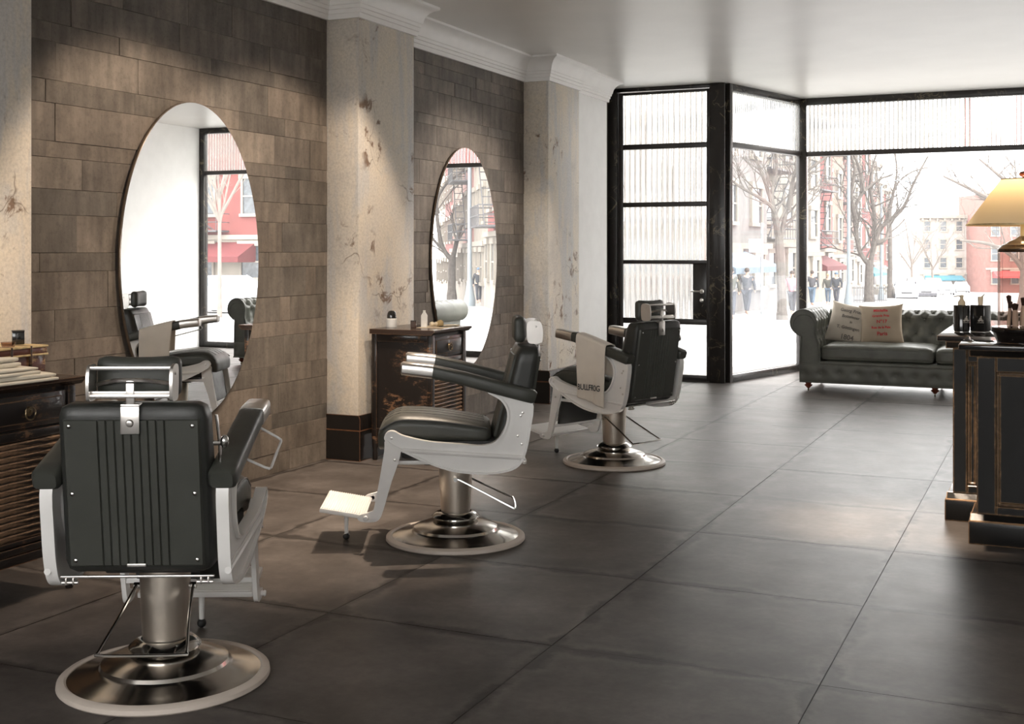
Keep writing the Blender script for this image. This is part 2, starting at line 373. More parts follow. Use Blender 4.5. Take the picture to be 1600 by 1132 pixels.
# ------------------------------------------------------------------ room shell
def st(name, bm, m, parent=None, **k):
    o = ob(name, bm, m, parent, **k)
    if not parent: o['kind'] = 'structure'
    return o
CZ = 3.385
WL, WC, WP = -4.79, -4.531, -4.60          # bay wall, column face, white pier
DV, FV, RW, BK = 13.36, 15.17, 2.46, -3.2   # door wall, front window, right wall, back wall
b = BM(); prism(b, [(-5.0, BK-.1), (RW+.1, BK-.1), (RW+.1, FV+.12), (-3.0, FV+.12), (-3.5, DV+.12), (-5.0, DV+.12)], -.30, -.004, 'z'); floor = st('floor', b, m_joint, flat=True)
tag(floor, 'dark grey square floor tiles with smudged edges')
U0, V0, S, SV = -.752, 4.214, 1.0, 1.01
side_a, side_b = Vector((-3.43, DV+.05)), Vector((-2.93, FV))
for i in range(-5, 4):
    for j in range(-7, 12):
        u0, u1 = U0+i*S, U0+(i+1)*S; v0, v1 = V0+j*SV, V0+(j+1)*SV
        cu, cv = (u0+u1)/2, (v0+v1)/2
        a0, a1 = max(u0+.004, WL-.03), min(u1-.004, RW); c0, c1 = max(v0+.004, BK), min(v1-.004, FV+.05)
        if a1-a0 < .03 or c1-c0 < .03: continue
        poly = [Vector((a0, c0)), Vector((a1, c0)), Vector((a1, c1)), Vector((a0, c1))]
        if cv > 13.3:
            d = side_b-side_a; out = []
            for k in range(len(poly)):
                p, r_ = poly[k], poly[(k+1) % len(poly)]
                sp_ = (p-side_a).x*d.y-(p-side_a).y*d.x; sr = (r_-side_a).x*d.y-(r_-side_a).y*d.x
                if sp_ >= 0: out.append(p)
                if sp_*sr < 0: out.append(p+(r_-p)*(sp_/(sp_-sr)))
            poly = out
            if len(poly) < 3: continue
        b = BM(); prism(b, [(p.x-cu, p.y-cv) for p in poly], -.008, 0, 'z')
        bmesh.ops.bevel(b, geom=[e for e in b.edges if all(x.co.z > -.001 for x in e.verts)], offset=.0025, segments=1, affect='EDGES')
        t = ob('tile', b, m_tile, floor, flat=True); t.location = (cu, cv, rnd.uniform(-.0006, .0006))
b = BM(); prism(b, [(-5.1, BK-.1), (RW+.1, BK-.1), (RW+.1, FV+.14), (-3.03, FV+.14), (-3.52, DV+.14), (-5.1, DV+.14)], CZ, CZ+.25, 'z'); st('ceiling', b, m_ceiling, flat=True)
b = BM(); box(b, RW, RW+.15, BK, FV+.1, -.02, CZ); st('wall_right', b, m_white)
b = BM()
for q_ in ((-5.0, -4.4, -.02, CZ), (2.1, RW+.15, -.02, CZ), (-4.4, 2.1, -.02, 1.3), (-4.4, 2.1, 3.1, CZ)): box(b, q_[0], q_[1], BK-.15, BK, q_[2], q_[3])
st('wall_back', b, m_white)
b = BM(); box(b, -5.05, WL-.022, BK, DV+.1, -.02, CZ); wall = st('wall_left', b, m_grout)
tag(wall, 'grey brown split stone wall in uneven courses')
# stones
shared = {}
def stones(v0, v1, seed):
    r = random.Random(seed); z = 0.0; hs = [.20, .10, .20, .135, .165, .085, .20, .12, .20, .10, .165]; k = seed
    while z < 3.17:
        h = hs[k % len(hs)]; k += 1
        if r.random() < .2: h = .1
        z1 = min(z+h, 3.2); v = v0-r.uniform(0, .5)
        while v < v1:
            L = r.choice([.28, .42, .55, .62, .75, .9, .12]) if h > .12 else r.choice([.3, .5, .66, .8])
            a, c = max(v, v0), min(v+L, v1)
            if c-a > .015:
                pr = r.choice([0, .0005, .001, .002, .003, .0045]); g = .0006
                b = BM(); box(b, WL-.02, WL-.004+pr, -(c-a)/2+g, (c-a)/2-g, -(z1-z)/2+g, (z1-z)/2-g)
                bmesh.ops.bevel(b, geom=[e for e in b.edges if all(x.co.x > WL-.01 for x in e.verts)], offset=.0015, segments=1, affect='EDGES')
                s = ob('stone', b, m_stone, wall, flat=True); s.location = (0, (a+c)/2, (z+z1)/2)
            v += L
        z = z1
stones(4.34, 7.32, 3); stones(8.13, 10.81, 8); 
b = BM(); box(b, WL-.03, WP, 11.63, 12.66, 0, CZ); st('wall_pier', b, m_white)
b = BM(); box(b, -5.05, -4.84, 12.6, DV+.1, 0, CZ); st('wall_recess', b, m_white)
def column(v0, v1, name='column'):
    b = BM(); bbox(b, WL-.02, WC, v0, v1, .32, CZ-.1, .004); o = st(name, b, m_plaster)
    b = BM(); box(b, WL-.02, WC+.022, v0-.014, v1+.014, 0, .215); ob('base_block', b, m_base, o)
    prism_pts = [(WC+.022, .217), (WC+.022, .30), (WC+.012, .325), (WC, .325), (WL-.02, .325), (WL-.02, .217)]
    b = BM(); prism(b, prism_pts, v0-.012, v1+.012, 'y'); ob('base_moulding', b, m_base, o)
    return o
column(3.50, 4.34); column(7.32, 8.13); column(10.81, 11.63)
# cornice, swept with mitred corners along the stepped wall
prof = [(0, 3.15), (.022, 3.15), (.024, 3.185), (.032, 3.188), (.034, 3.215), (.043, 3.219), (.046, 3.242), (.052, 3.247), (.054, 3.262), (.060, 3.285), (.072, 3.31),
        (.09, 3.333), (.115, 3.352), (.145, 3.362), (.15, 3.366), (.15, CZ+.002), (0, CZ+.002)]
path = [(WC, BK), (WC, 4.34), (WL, 4.34), (WL, 7.32), (WC, 7.32), (WC, 8.13), (WL, 8.13), (WL, 10.81), (WC, 10.81), (WC, 11.63), (WP, 11.63), (WP, 12.66), (-4.86, 12.66)]
def cornice(path):
    b = BM(); P = [Vector(p) for p in path]; rings = []
    for i, p in enumerate(P):
        d0 = (P[i]-P[i-1]).normalized() if i else None; d1 = (P[i+1]-P[i]).normalized() if i < len(P)-1 else None
        d0 = d0 or d1; d1 = d1 or d0
        n0, n1 = Vector((d0.y, -d0.x)), Vector((d1.y, -d1.x))
        m = (n0+n1)/(1+n0.dot(n1)) if n0.dot(n1) > -.9 else n0
        rings.append([b.verts.new((p.x+m.x*o, p.y+m.y*o, z)) for o, z in prof])
    for a, c in zip(rings, rings[1:]):
        for j in range(len(prof)): k = (j+1) % len(prof); b.faces.new((a[j], c[j], c[k], a[k]))
    b.faces.new(rings[0]); b.faces.new(rings[-1][::-1]); return b
st('trim_1', cornice(path), m_cornice, ang=25)

# ------------------------------------------------------------------ door and windows
def flute_pane(parent, W, z0, z1, pitch, M, amp=.008):
    n = int(W/pitch)*8; b = BM(); f0 = []; f1 = []
    pts = []
    for i in range(n+1):
        x = W*i/n; pts.append((x, -.004-amp*abs(math.sin(PI*x/pitch))*pitch/.05))
    poly = pts+[(W, .004), (0, .004)]
    A = [b.verts.new((p[0], p[1], z0)) for p in poly]; B = [b.verts.new((p[0], p[1], z1)) for p in poly]
    k = len(poly)
    for i in range(k): b.faces.new((A[i], A[(i+1) % k], B[(i+1) % k], B[i]))
    b.faces.new(A); b.faces.new(B[::-1]); bmesh.ops.transform(b, matrix=M, verts=b.verts[:])
    return ob('fluted_pane', b, m_flute, parent, ang=50)
def clear_pane(parent, x0, x1, z0, z1, M):
    b = BM(); vs = [b.verts.new(p) for p in ((x0, 0, z0), (x1, 0, z0), (x1, 0, z1), (x0, 0, z1))]; b.faces.new(vs)
    bmesh.ops.transform(b, matrix=M, verts=vs); return ob('glass_pane', b, m_pane, parent, flat=True)
def bar(name, parent, x0, x1, z0, z1, M, m=None, d=.03, y=0, r=.004):
    b = BM(); bbox(b, x0, x1, y-d, y+d, z0, z1, r); bmesh.ops.transform(b, matrix=M, verts=b.verts[:]); return ob(name, b, m or m_frame, parent)
# door_1: local x from u=-4.86
door = thing('door_1', 'glazed black metal door with fluted panes at end of the salon', None); door['kind'] = 'structure'
D = T(0, DV, 0)
bar('door_post', door, -4.86, -4.705, 0, CZ, D, m_marble, .07)
bar('door_post', door, -3.60, -3.425, 0, CZ, D, m_marble, .07)
bar('head_rail', door, -4.705, -3.60, 3.345, CZ, D, m_marble, .06)
bar('door_stile', door, -4.70, -4.645, .012, 3.335, D, m_frame, .028)
bar('door_stile', door, -3.645, -3.605, .012, 3.335, D, m_frame, .028)
RL = [(.012, .075), (.648, .713), (1.34, 1.385), (2.0, 2.055), (2.67, 2.73), (3.305, 3.335)]
for z0, z1 in RL: bar('door_rail', door, -4.645, -3.645, z0, z1, D, m_frame, .024)
bar('lock_panel', door, -3.805, -3.645, .713, 1.34, D, m_marble, .024)
bar('threshold', door, -4.70, -3.60, 0, .012, D, m_frame, .06)
for k in range(5):
    z0, z1 = RL[k][1], RL[k+1][0]; x1 = -3.805 if k == 1 else -3.645
    flute_pane(door, x1+4.645, z0, z1, .065, D@T(-4.645, 0, 0))
b = BM(); lathe(b, [(0, 0), (.026, 0), (.026, .008), (.012, .012), (.010, .045), (0, .045)], 20, T(-3.70, DV-.024, 1.03)@RX(R(90)))
tube(b, [(-3.70, DV-.062, 1.03), (-3.74, DV-.066, 1.031), (-3.82, DV-.066, 1.03)], [.010, .009, .008], 8); ob('door_handle', b, m_alu, door)
b = BM(); lathe(b, [(0, 0), (.024, 0), (.022, .010), (.010, .014), (0, .014)], 20, T(-3.70, DV-.024, .93)@RX(R(90))); ob('door_lock', b, m_alu, door)
for z in (.35, 1.75, 2.95):
    b = BM(); lathe(b, [(.010, -.05), (.012, -.05), (.012, .05), (0, .05)], 12, T(-3.60, DV-.075, z)); ob('door_hinge', b, m_frame, door)
# window_1: angled side window ; window_2: front
A0 = Vector((-3.43, DV+.03)); B0 = Vector((-2.945, FV)); L1 = (B0-A0).length; W1 = T(A0.x, A0.y, 0)@RZ(math.atan2(B0.y-A0.y, B0.x-A0.x))
win = thing('window_1', 'narrow angled side window with fluted transom', None); win['kind'] = 'structure'
bar('corner_post', win, -.01, .055, 0, CZ, W1, m_marble, .05)
bar('head_rail', win, .055, L1-.04, 3.305, CZ, W1, m_marble, .05); bar('transom_bar', win, .055, L1-.04, 2.67, 2.73, W1, None, .035)
bar('bottom_rail', win, .055, L1-.04, 0, .085, W1, m_marble, .05)
bar('window_frame', win, L1-.04, L1+.01, 0, CZ, W1, None, .04)
flute_pane(win, L1-.095, 2.73, 3.305, .045, W1@T(.055, 0, 0)); clear_pane(win, .05, L1-.03, .08, 2.675, W1)
win2 = thing('window_2', 'wide front shop window with fluted transom over the sofa', None); win2['kind'] = 'structure'
W2 = T(0, FV, 0); x0, x1 = -2.95, RW
bar('window_frame', win2, x0, x0+.085, 0, CZ, W2, m_marble, .05); bar('window_frame', win2, x1-.09, x1-.002, 0, CZ, W2, m_marble, .05)
bar('head_rail', win2, x0+.085, x1-.09, 3.30, CZ, W2, m_marble, .05); bar('transom_bar', win2, x0+.085, x1-.09, 2.665, 2.725, W2, None, .035)
bar('bottom_rail', win2, x0+.085, x1-.09, 0, .085, W2, m_marble, .05)
flute_pane(win2, x1-x0-.175, 2.725, 3.30, .05, W2@T(x0+.085, 0, 0)); clear_pane(win2, x0+.08, x1-.08, .08, 2.67, W2)

fill_win = thing('window_3_added', 'unseen rear window added behind the camera for fill daylight', None); fill_win['kind'] = 'structure'  # high window added out of view so daylight fills the room
W3 = T(0, BK-.06, 0)
for x_ in (-4.4, -2.2, -.1, 2.04): bar('window_frame', fill_win, x_, x_+.06, 1.3, 3.1, W3, None, .04)
for z_ in (1.3, 3.04): bar('window_rail', fill_win, -4.4, 2.1, z_, z_+.06, W3, None, .04)
clear_pane(fill_win, -4.38, 2.08, 1.34, 3.06, W3)
# ------------------------------------------------------------------ mirrors
def mirror(v, z, a, c, label):
    t = thing('oval_mirror', label, 'mirror', (WL+.012, v, z), 0, 'tall oval wall mirrors')
    n = 96; pts = [(a*math.cos(2*PI*i/n), c*math.sin(2*PI*i/n)) for i in range(n)]
    b = BM(); prism(b, pts, 0, .012, 'x'); ob('mirror_back', b, m_edge, t)
    b = BM(); prism(b, [(p*.992, q_*.995) for p, q_ in pts], .0121, .016, 'x'); ob('mirror_glass', b, m_mirror, t, ang=20); return t
mi1 = mirror(5.83, 1.43, .645, .965, 'tall oval mirror on the stone wall behind the nearest barber chair')
mi1.rotation_euler.z = .0095; mi1.location.x += .003
mirror(9.49, 1.43, .635, .975, 'tall oval mirror on the far stone wall, above the dresser with brushes')

# ------------------------------------------------------------------ barber chairs
OUT = crom([(-.38, .755), (-.372, .60), (-.345, .476), (-.30, .415), (-.21, .390), (-.104, .387), (.014, .402), (.131, .44), (.25, .495), (.325, .535), (.352, .568), (.338, .598),
            (.305, .604), (.255, .580), (.131, .552), (-.03, .538), (-.13, .530), (-.20, .552), (-.243, .615), (-.256, .69), (-.225, .752), (-.157, .797), (-.25, .81)], 4, True)
INN = []
for i_ in range(len(OUT)):
    t_ = (OUT[(i_+1) % len(OUT)]-OUT[i_-1]).normalized(); INN.append((OUT[i_].x, OUT[i_].y, t_))
_ar = sum(OUT[i].x*OUT[(i+1) % len(OUT)].y-OUT[(i+1) % len(OUT)].x*OUT[i].y for i in range(len(OUT))); _sg = 1 if _ar > 0 else -1
INN = [(x-t_.y*_sg*.006, z+t_.x*_sg*.006) for x, z, t_ in INN]
ARM = [(.262, .913, .8), (.255, .913, .95), (.18, .905, 1), (.108, .896, 1), (-.05, .860, 1.02), (-.222, .813, 1.04), (-.33, .785, 1.06), (-.385, .770, 1.02), (-.398, .766, .8)]
def armsweep(b, pts, y, w, h):
    rings = []; n = len(pts)
    for i, (s, z, k) in enumerate(pts):
        a = pts[max(0, i-1)]; c = pts[min(n-1, i+1)]; t = Vector((c[0]-a[0], c[1]-a[1])).normalized(); nn = Vector((-t.y, t.x))
        if nn.y < 0: nn = -nn
        ring = []
        for q_ in range(16):
            an = 2*PI*(q_+.5)/16; cx, cy = math.cos(an), math.sin(an)
            cx = math.copysign(abs(cx)**.45, cx); cy = math.copysign(abs(cy)**.45, cy)
            off = cy*h/2*k; ring.append(b.verts.new((s+nn.x*off, y+cx*w/2*min(k, 1.02), z+nn.y*off)))
        rings.append(ring)
    for a, c in zip(rings, rings[1:]):
        for j in range(16): b.faces.new((a[j], a[(j+1) % 16], c[(j+1) % 16], c[j]))
    b.faces.new(rings[0]); b.faces.new(rings[-1][::-1])
def backx(z, front):        # back surfaces in side view
    t = (z-.46)/.56
    return (-.175-.135*t) if front else (-.345-.085*t)
def make_chair(label, loc, rz):
    t = thing('barber_chair', label, 'barber chair', loc, rz, 'vintage barber chairs along the mirror wall')
    b = BM(); lathe(b, [(.325, .0), (.355, 0), (.361, .006), (.359, .020), (.350, .027), (.334, .030), (.325, .024)], 72); 
    ob('base_rim', b, m_cream, t)
    b = BM(); lathe(b, [(.326, .004), (.330, .024), (.30, .034), (.235, .048), (.222, .056), (.216, .068), (.19, .080), (.13, .098), (.088, .104), (.086, .118), (.0, .118)], 72); ob('base_dome', b, m_chrome_dark, t, ang=28)
    b = BM(); lathe(b, [(.088, .112), (.112, .110), (.122, .114), (.124, .121), (.118, .128), (.098, .142), (.082, .146), (.08, .12)], 48, cap=False); ob('collar', b, m_chrome, t)
    b = BM(); lathe(b, [(0, .12), (.070, .12), (.073, .128), (.078, .16), (.088, .39), (.088, .415), (0, .415)], 48); ob('pedestal', b, m_brushed, t)
    # pump lever
    b = BM(); tube(b, crom([(.0, .098, .325), (-.02, .100, .322), (-.15, .118, .258), (-.285, .142, .19), (-.305, .135, .183), (-.31, .0, .182), (-.305, -.135, .183), (-.285, -.142, .19), (-.15, -.118, .258), (-.02, -.100, .322), (.0, -.098, .325)], 5), .0055, 8)
    for s in (1, -1): tube(b, [(0, s*.07, .325), (0, s*.108, .325)], .011, 10)
    ob('pump_lever', b, m_chrome, t)
    # under-seat
    b = BM(); bbox(b, -.30, .27, -.225, .225, .455, .545, .015); bbox(b, -.16, .16, -.16, .16, .41, .457, .006); ob('seat_pan', b, m_dark, t)
    # seat cushion
    def sf(p):
        x, y, z = p; s = x+.105; f = (x+.285)/.57                       # 0 rear .. 1 front
        top = .607+.056*math.sin(min(1, f*1.05)*PI*.62)-.012*(f > .8)*(f-.8)*5
        bot = .535-.0*f
        if f > .80: k = (f-.80)/.20; bot -= .055*k; top -= .045*k*k
        zz = bot+(top-bot)*((z+.065)/.13)
        zz += .012*(1-(y/.235)**2) if z > .02 else 0
        return (s, y, zz)
    b = BM(); rbox(b, .57, .47, .13, .045, 14, sf); ob('seat_cushion', b, m_leather, t, ang=60)
    se = bpy.data.objects[-1] if False else None
    b = BM()
    for s in (1, -1):
        pts = []
        for k in range(15):
            f = .03+k/14*.95; p = sf(Vector(((f-.5)*.57, s*.222, .045))); pts.append((p[0], s*.226, p[2]+.004))
        tube(b, pts, .0045, 6)
    for yy in (-.12, -.04, .04, .12):
        pts = []
        for k in range(15):
            f = .06+k/14*.88; p = sf(Vector(((f-.5)*.57, yy, .065))); pts.append((p[0], yy, p[2]-.0005))
        tube(b, pts, .0022, 5)
    ob('seat_piping', b, m_leather_d, t)
    # side frames
    for s in (1, -1):
        y = s*.278
        b = BM(); prism(b, INN, y-.006, y+.006, 'y')
        rim(b, OUT, [(0, y-.020), (.011, y-.020), (.011, y-.006), (.011, y+.006), (.011, y+.020), (0, y+.020)])
        fr_ = ob('side_frame', b, m_enamel, t, ang=30)
        b = BM(); tube(b, [(.262, y+s*.010, .508), (-.345, y+s*.010, .466)], .0115, 8); ob('frame_ridge', b, m_enamel, fr_)
        b = BM()
        for (x, z) in ((.315, .568), (-.335, .69), (-.325, .675), (-.31, .575), (-.33, .535), (.30, .46)): lathe(b, [(.0, 0), (.007, 0), (.006, .004), (0, .006)], 10, T(x, y+s*.006, z)@RX(-s*R(90)))
        tag(ob('frame_screws', b, m_alu, fr_), kind='stuff')
        b = BM(); armsweep(b, ARM, y, .088, .066); ar = ob('armrest', b, m_leather, t, ang=50)
        b = BM(); armsweep(b, [(.270, .914, .75), (.263, .914, .97), (.18, .9055, 1.04), (.112, .897, 1.04)], y, .091, .067); ob('arm_cap', b, m_alu, ar, ang=50)
        # leg bracket
        poly = crom([(.345, .555), (.352, .50), (.375, .36), (.402, .22), (.42, .196), (.47, .182), (.485, .168), (.47, .152), (.42, .148), (.385, .156), (.362, .20), (.325, .33), (.29, .43), (.275, .49), (.285, .545)], 3, True)
        b = BM(); prism(b, [(p[0], p[1]) for p in poly], s*.247-.009, s*.247+.009, 'y')
        bmesh.ops.bevel(b, geom=[e for e in b.edges if abs(e.verts[0].co.y-e.verts[1].co.y) < 1e-5], offset=.002, segments=1, affect='EDGES')
        ob('leg', b, m_enamel, t, ang=40)
        b = BM(); tube(b, [(.445, s*.238, .168), (.445, s*.272, .168)], .010, 10); lathe(b, [(0, 0), (.013, 0), (.010, .006), (0, .007)], 12, T(.445, s*.268, .168)@RX(-s*R(90))); ob('footrest_bolt', b, m_enamel, t)
        b = BM(); bbox(b, .10, .315, s*.215-.008, s*.215+.008, .425, .445, .004); ob('brace', b, m_enamel, t)
    # calf pad
    b = BM(); rbox(b, .028, .40, .25, .012, 6, None, T(.335, 0, .375)@RY(R(-10))); ob('calf_pad', b, m_leather_d, t)
    b = BM(); bbox(b, .352, .372, -.24, .24, .235, .255, .004); ob('calf_bar', b, m_enamel, t)
    # footrest plate, ribbed
    FM = T(.447, 0, .172)@RY(R(-10))
    b = BM(); bbox(b, 0, .232, -.222, .222, -.022, .0, .004)
    for k in range(19): bbox(b, .010+k*.0115, .0165+k*.0115, -.212, .212, -.001, .0045, .0015, 1)
    bmesh.ops.transform(b, matrix=FM, verts=b.verts[:]); ob('footrest', b, m_enamel, t)
    b = BM(); lathe(b, [(.0, .012), (.010, .030), (.010, .036), (.013, .165), (.016, .178), (.0, .178)], 14, T(.565, 0, 0)); pl = ob('prop_leg', b, m_enamel, t)
    b = BM(); ball(b, (.565, 0, .0185), .0185, 14); ob('ball_foot', b, m_rubber, pl)
    # backrest
    def bf(p):
        x, y, z = p; tt = (z+.275)/.55; Z = .455+tt*.56; fr = (x+.07)/.14
        xf, xr = -.172-.145*tt, -.343-.088*tt
        bulge = .012*(1-(y/.245)**2)*(1 if fr > .8 else 0)
        return (xr+(xf-xr)*fr+bulge, y*(1-.02*tt), Z)
    b = BM(); rbox(b, .14, .478, .55, .040, 12, bf); back = ob('backrest', b, m_leather_d, t, ang=60)
    # fluted rear panel
    seams = [-.105+.0262*k for k in range(9)]
    def panel(front):
        b = BM(); W, Z0, Z1 = .215, (.482 if not front else .56), (.968 if not front else .975)
        ys = sorted(set([-W, -W+.006, W-.006, W]+[s_+d_ for s_ in seams for d_ in (-.0035, -.0015, 0, .0015, .0035)]+[-.16, .16]))
        zs = [Z0, Z0+.006]+[Z0+.006+(Z1-Z0-.012)*k/10 for k in range(1, 10)]+[Z1-.006, Z1]
        V = []
        for y in ys:
            row = []
            for z in zs:
                tt = (z-.455)/.56; h = .006
                g = min([abs(y-s_) for s_ in seams])
                if g < .003: h -= .006*(1-g/.0035)
                if abs(abs(y)-W) < 1e-4 or z in (Z0, Z1): h = -.006
                x = (-.343-.088*tt)-h if not front else (-.172-.145*tt)+.012*(1-(y/.245)**2)+h
                row.append(b.verts.new((x, y, z)))
            V.append(row)
        for i in range(len(ys)-1):
            for j in range(len(zs)-1): b.faces.new((V[i][j], V[i+1][j], V[i+1][j+1], V[i][j+1]))
        return b
    ob('rear_panel', panel(False), m_leather, back, ang=40); ob('front_padding', panel(True), m_leather, back, ang=40)
    for s in (1, -1):
        for z in (.505, .725, .945):
            tt = (z-.455)/.56; b = BM(); lathe(b, [(0, 0), (.0075, 0), (.0065, .004), (.003, .006), (0, .0065)], 12, T(-.343-.088*tt-.006, s*.193, z)@RY(R(-99))); ob('rivet', b, m_chrome, back)
    b = BM(); bbox(b, -.362, -.356, -.030, .030, .484, .494, .001); ob('maker_plate', b, m_alu, back)
    b = BM(); bbox(b, -.352, -.340, -.245, .245, .446, .454, .002)
    for s in (1, -1):
        bbox(b, -.356, -.336, s*.215-.014, s*.215-.009, .425, .447, .001); bbox(b, -.356, -.336, s*.215+.009, s*.215+.014, .425, .447, .001); tube(b, [(-.346, s*.215-.026, .432), (-.346, s*.215+.026, .432)], .006, 10)
    ob('hinge_strip', b, m_alu, back)
    # headrest
    hb = BM(); bbox(hb, -.438, -.428, -.030, .030, .920, 1.010, .003, 2, None)
    lathe(hb, [(0, 0), (.013, 0), (.010, .008), (0, .011)], 14, T(-.437, 0, .955)@RY(R(-96)))
    bbox(hb, -.438, -.395, -.030, .030, 1.005, 1.016, .003); ob('headrest_plate', hb, m_alu, t)
    hb = BM(); bbox(hb, -.436, -.424, -.013, .013, 1.006, 1.088, .002); bbox(hb, -.436, -.36, -.013, .013, 1.078, 1.090, .002); ob('headrest_stem', hb, m_alu, t)
    plate = crom([(-.432, 1.025), (-.442, 1.035), (-.446, 1.08), (-.438, 1.125), (-.42, 1.137), (-.385, 1.138), (-.365, 1.125), (-.362, 1.08), (-.37, 1.03), (-.40, 1.022)], 3, True)
    hf = BM()
    for s in (1, -1): prism(hf, [(p[0], p[1]) for p in plate], s*.130-.005, s*.130+.005, 'y')
    for z, x in ((1.128, -.425), (1.040, -.432), (1.050, -.425)): bbox(hf, x-.008, x+.006, -.127, .127, z-.006, z+.006, .002)
    tube(hf, crom([(-.38, -.12, 1.072), (-.425, -.05, 1.088), (-.43, 0, 1.090), (-.425, .05, 1.088), (-.38, .12, 1.072)], 4), .007, 6)
    for s in (1, -1): lathe(hf, [(0, 0), (.006, 0), (.004, .004), (0, .005)], 10, T(-.41, s*.135, 1.11)@RX(-s*R(90)))
    ob('headrest_frame', hf, m_alu, t, ang=30)
    def hfn(p):
        x, y, z = p; return (x-.335+.012*(y/.13)**2-.0*z, y, z+1.092+.006*(y/.13)**2*(1 if z > 0 else -1))
    hb = BM(); rbox(hb, .062, .268, .125, .028, 8, hfn); ob('headrest', hb, m_leather, t, ang=60)
    # knob and towel bar on the right
    hb = BM(); tube(hb, [(-.36, -.245, .88), (-.36, -.268, .88)], .008, 8); ball(hb, (-.36, -.28, .885), (.014, .014, .022), 12); tube(hb, [(-.352, -.252, .97), (-.349, -.262, .88), (-.335, -.262, .80)], .005, 6); ob('recline_knob', hb, m_chrome, t)
    hb = BM(); tube(hb, [(.10, -.30, .868), (.10, -.372, .828), (.095, -.388, .818), (.085, -.390, .813), (-.13, -.390, .758), (-.14, -.386, .757), (-.145, -.372, .762), (-.145, -.30, .795)], .0048, 8); ob('towel_bar', hb, m_enamel, t)
    return t
HEAD = [R(116.3), R(207), R(158)]
LOC = [(-2.852, 3.334, 0), (-2.857, 5.57, 0), (-2.86, 8.02, 0)]
c1 = make_chair('nearest barber chair seen from behind, its fluted back panel filling the left foreground', LOC[0], HEAD[0])
c2 = copy_tree(c1); c2.location = LOC[1]; c2.rotation_euler = (0, 0, HEAD[1]); c2['label'] = 'middle barber chair seen side on with white frame and ribbed footrest pointing left'
c3 = copy_tree(c1); c3.location = LOC[2]; c3.rotation_euler = (0, 0, HEAD[2]); c3['label'] = 'farthest barber chair with a cream towel over its armrest, before the glazed door'

# towel over left arm of far chair
tw = thing('hand_towel', 'cream cotton towel with dark lettering hanging over the farthest chair armrest', 'towel', LOC[2], HEAD[2])
def armz(s):
    for (a, za, _), (c, zc, _) in zip(ARM, ARM[1:]):
        if c <= s <= a: return za+(zc-za)*(a-s)/(a-c)
    return .85
Y0 = .278
prf = [(Y0-.054, -.20, 1), (Y0-.053, -.12, 1), (Y0-.051, -.05, 1), (Y0-.050, -.015, 1), (Y0-.046, .030, 0), (Y0-.03, .041, 0), (Y0, .043, 0), (Y0+.03, .041, 0), (Y0+.047, .030, 0), (Y0+.052, -.015, 1), (Y0+.054, -.06, 1), (Y0+.056, -.13, 1), (Y0+.059, -.20, 1), (Y0+.061, -.28, 1), (Y0+.062, -.35, 1), (Y0+.063, -.395, 1)]
prf3 = crom([(p[0], p[1], p[2]) for p in prf], 3)
def twf(a, c):
    s = .055-.27*a; p = prf3[min(len(prf3)-1, int(round(c*(len(prf3)-1))))]
    hang = min(1, max(0, -p[1]/.3)); z0 = armz(s)
    wob = .005*math.sin(a*9.0+.6)*hang+.003*math.sin(a*19)*hang
    shr = 1-.10*hang*(1 if c > .5 else .4)
    s2 = -.08+(s+.08)*shr-.012*hang
    return (s2, p[0]+(wob if c > .5 else -abs(wob)), z0+p[1]+.012*hang*a)
b = BM(); grid(b, 26, len(prf3)-1, twf); o = ob('cloth', b, m_towel, tw, ang=80)
md = o.modifiers.new('thick', 'SOLIDIFY'); md.thickness = .004; md.offset = 1
tx = text('lettering', 'BULLFROG', .056, m_ink, tw, T(-.084, Y0+.06, .545)@RZ(PI)@RX(R(90)), .0006, stretch=.74, bold=.0008)
for vv in tx.data.vertices:
    s2, z2 = vv.co.x, vv.co.z; a_ = (.055-(s2+.012+.08)/.9+(-.08))/.27*1.0; a_ = (.055-((s2+.012+.08)/.9-.08))/.27
    vv.co.y = Y0+.0605+.005*math.sin(a_*9.0+.6)+.003*math.sin(a_*19)+.0095+(.0008 if vv.co.y > Y0+.06 else 0)

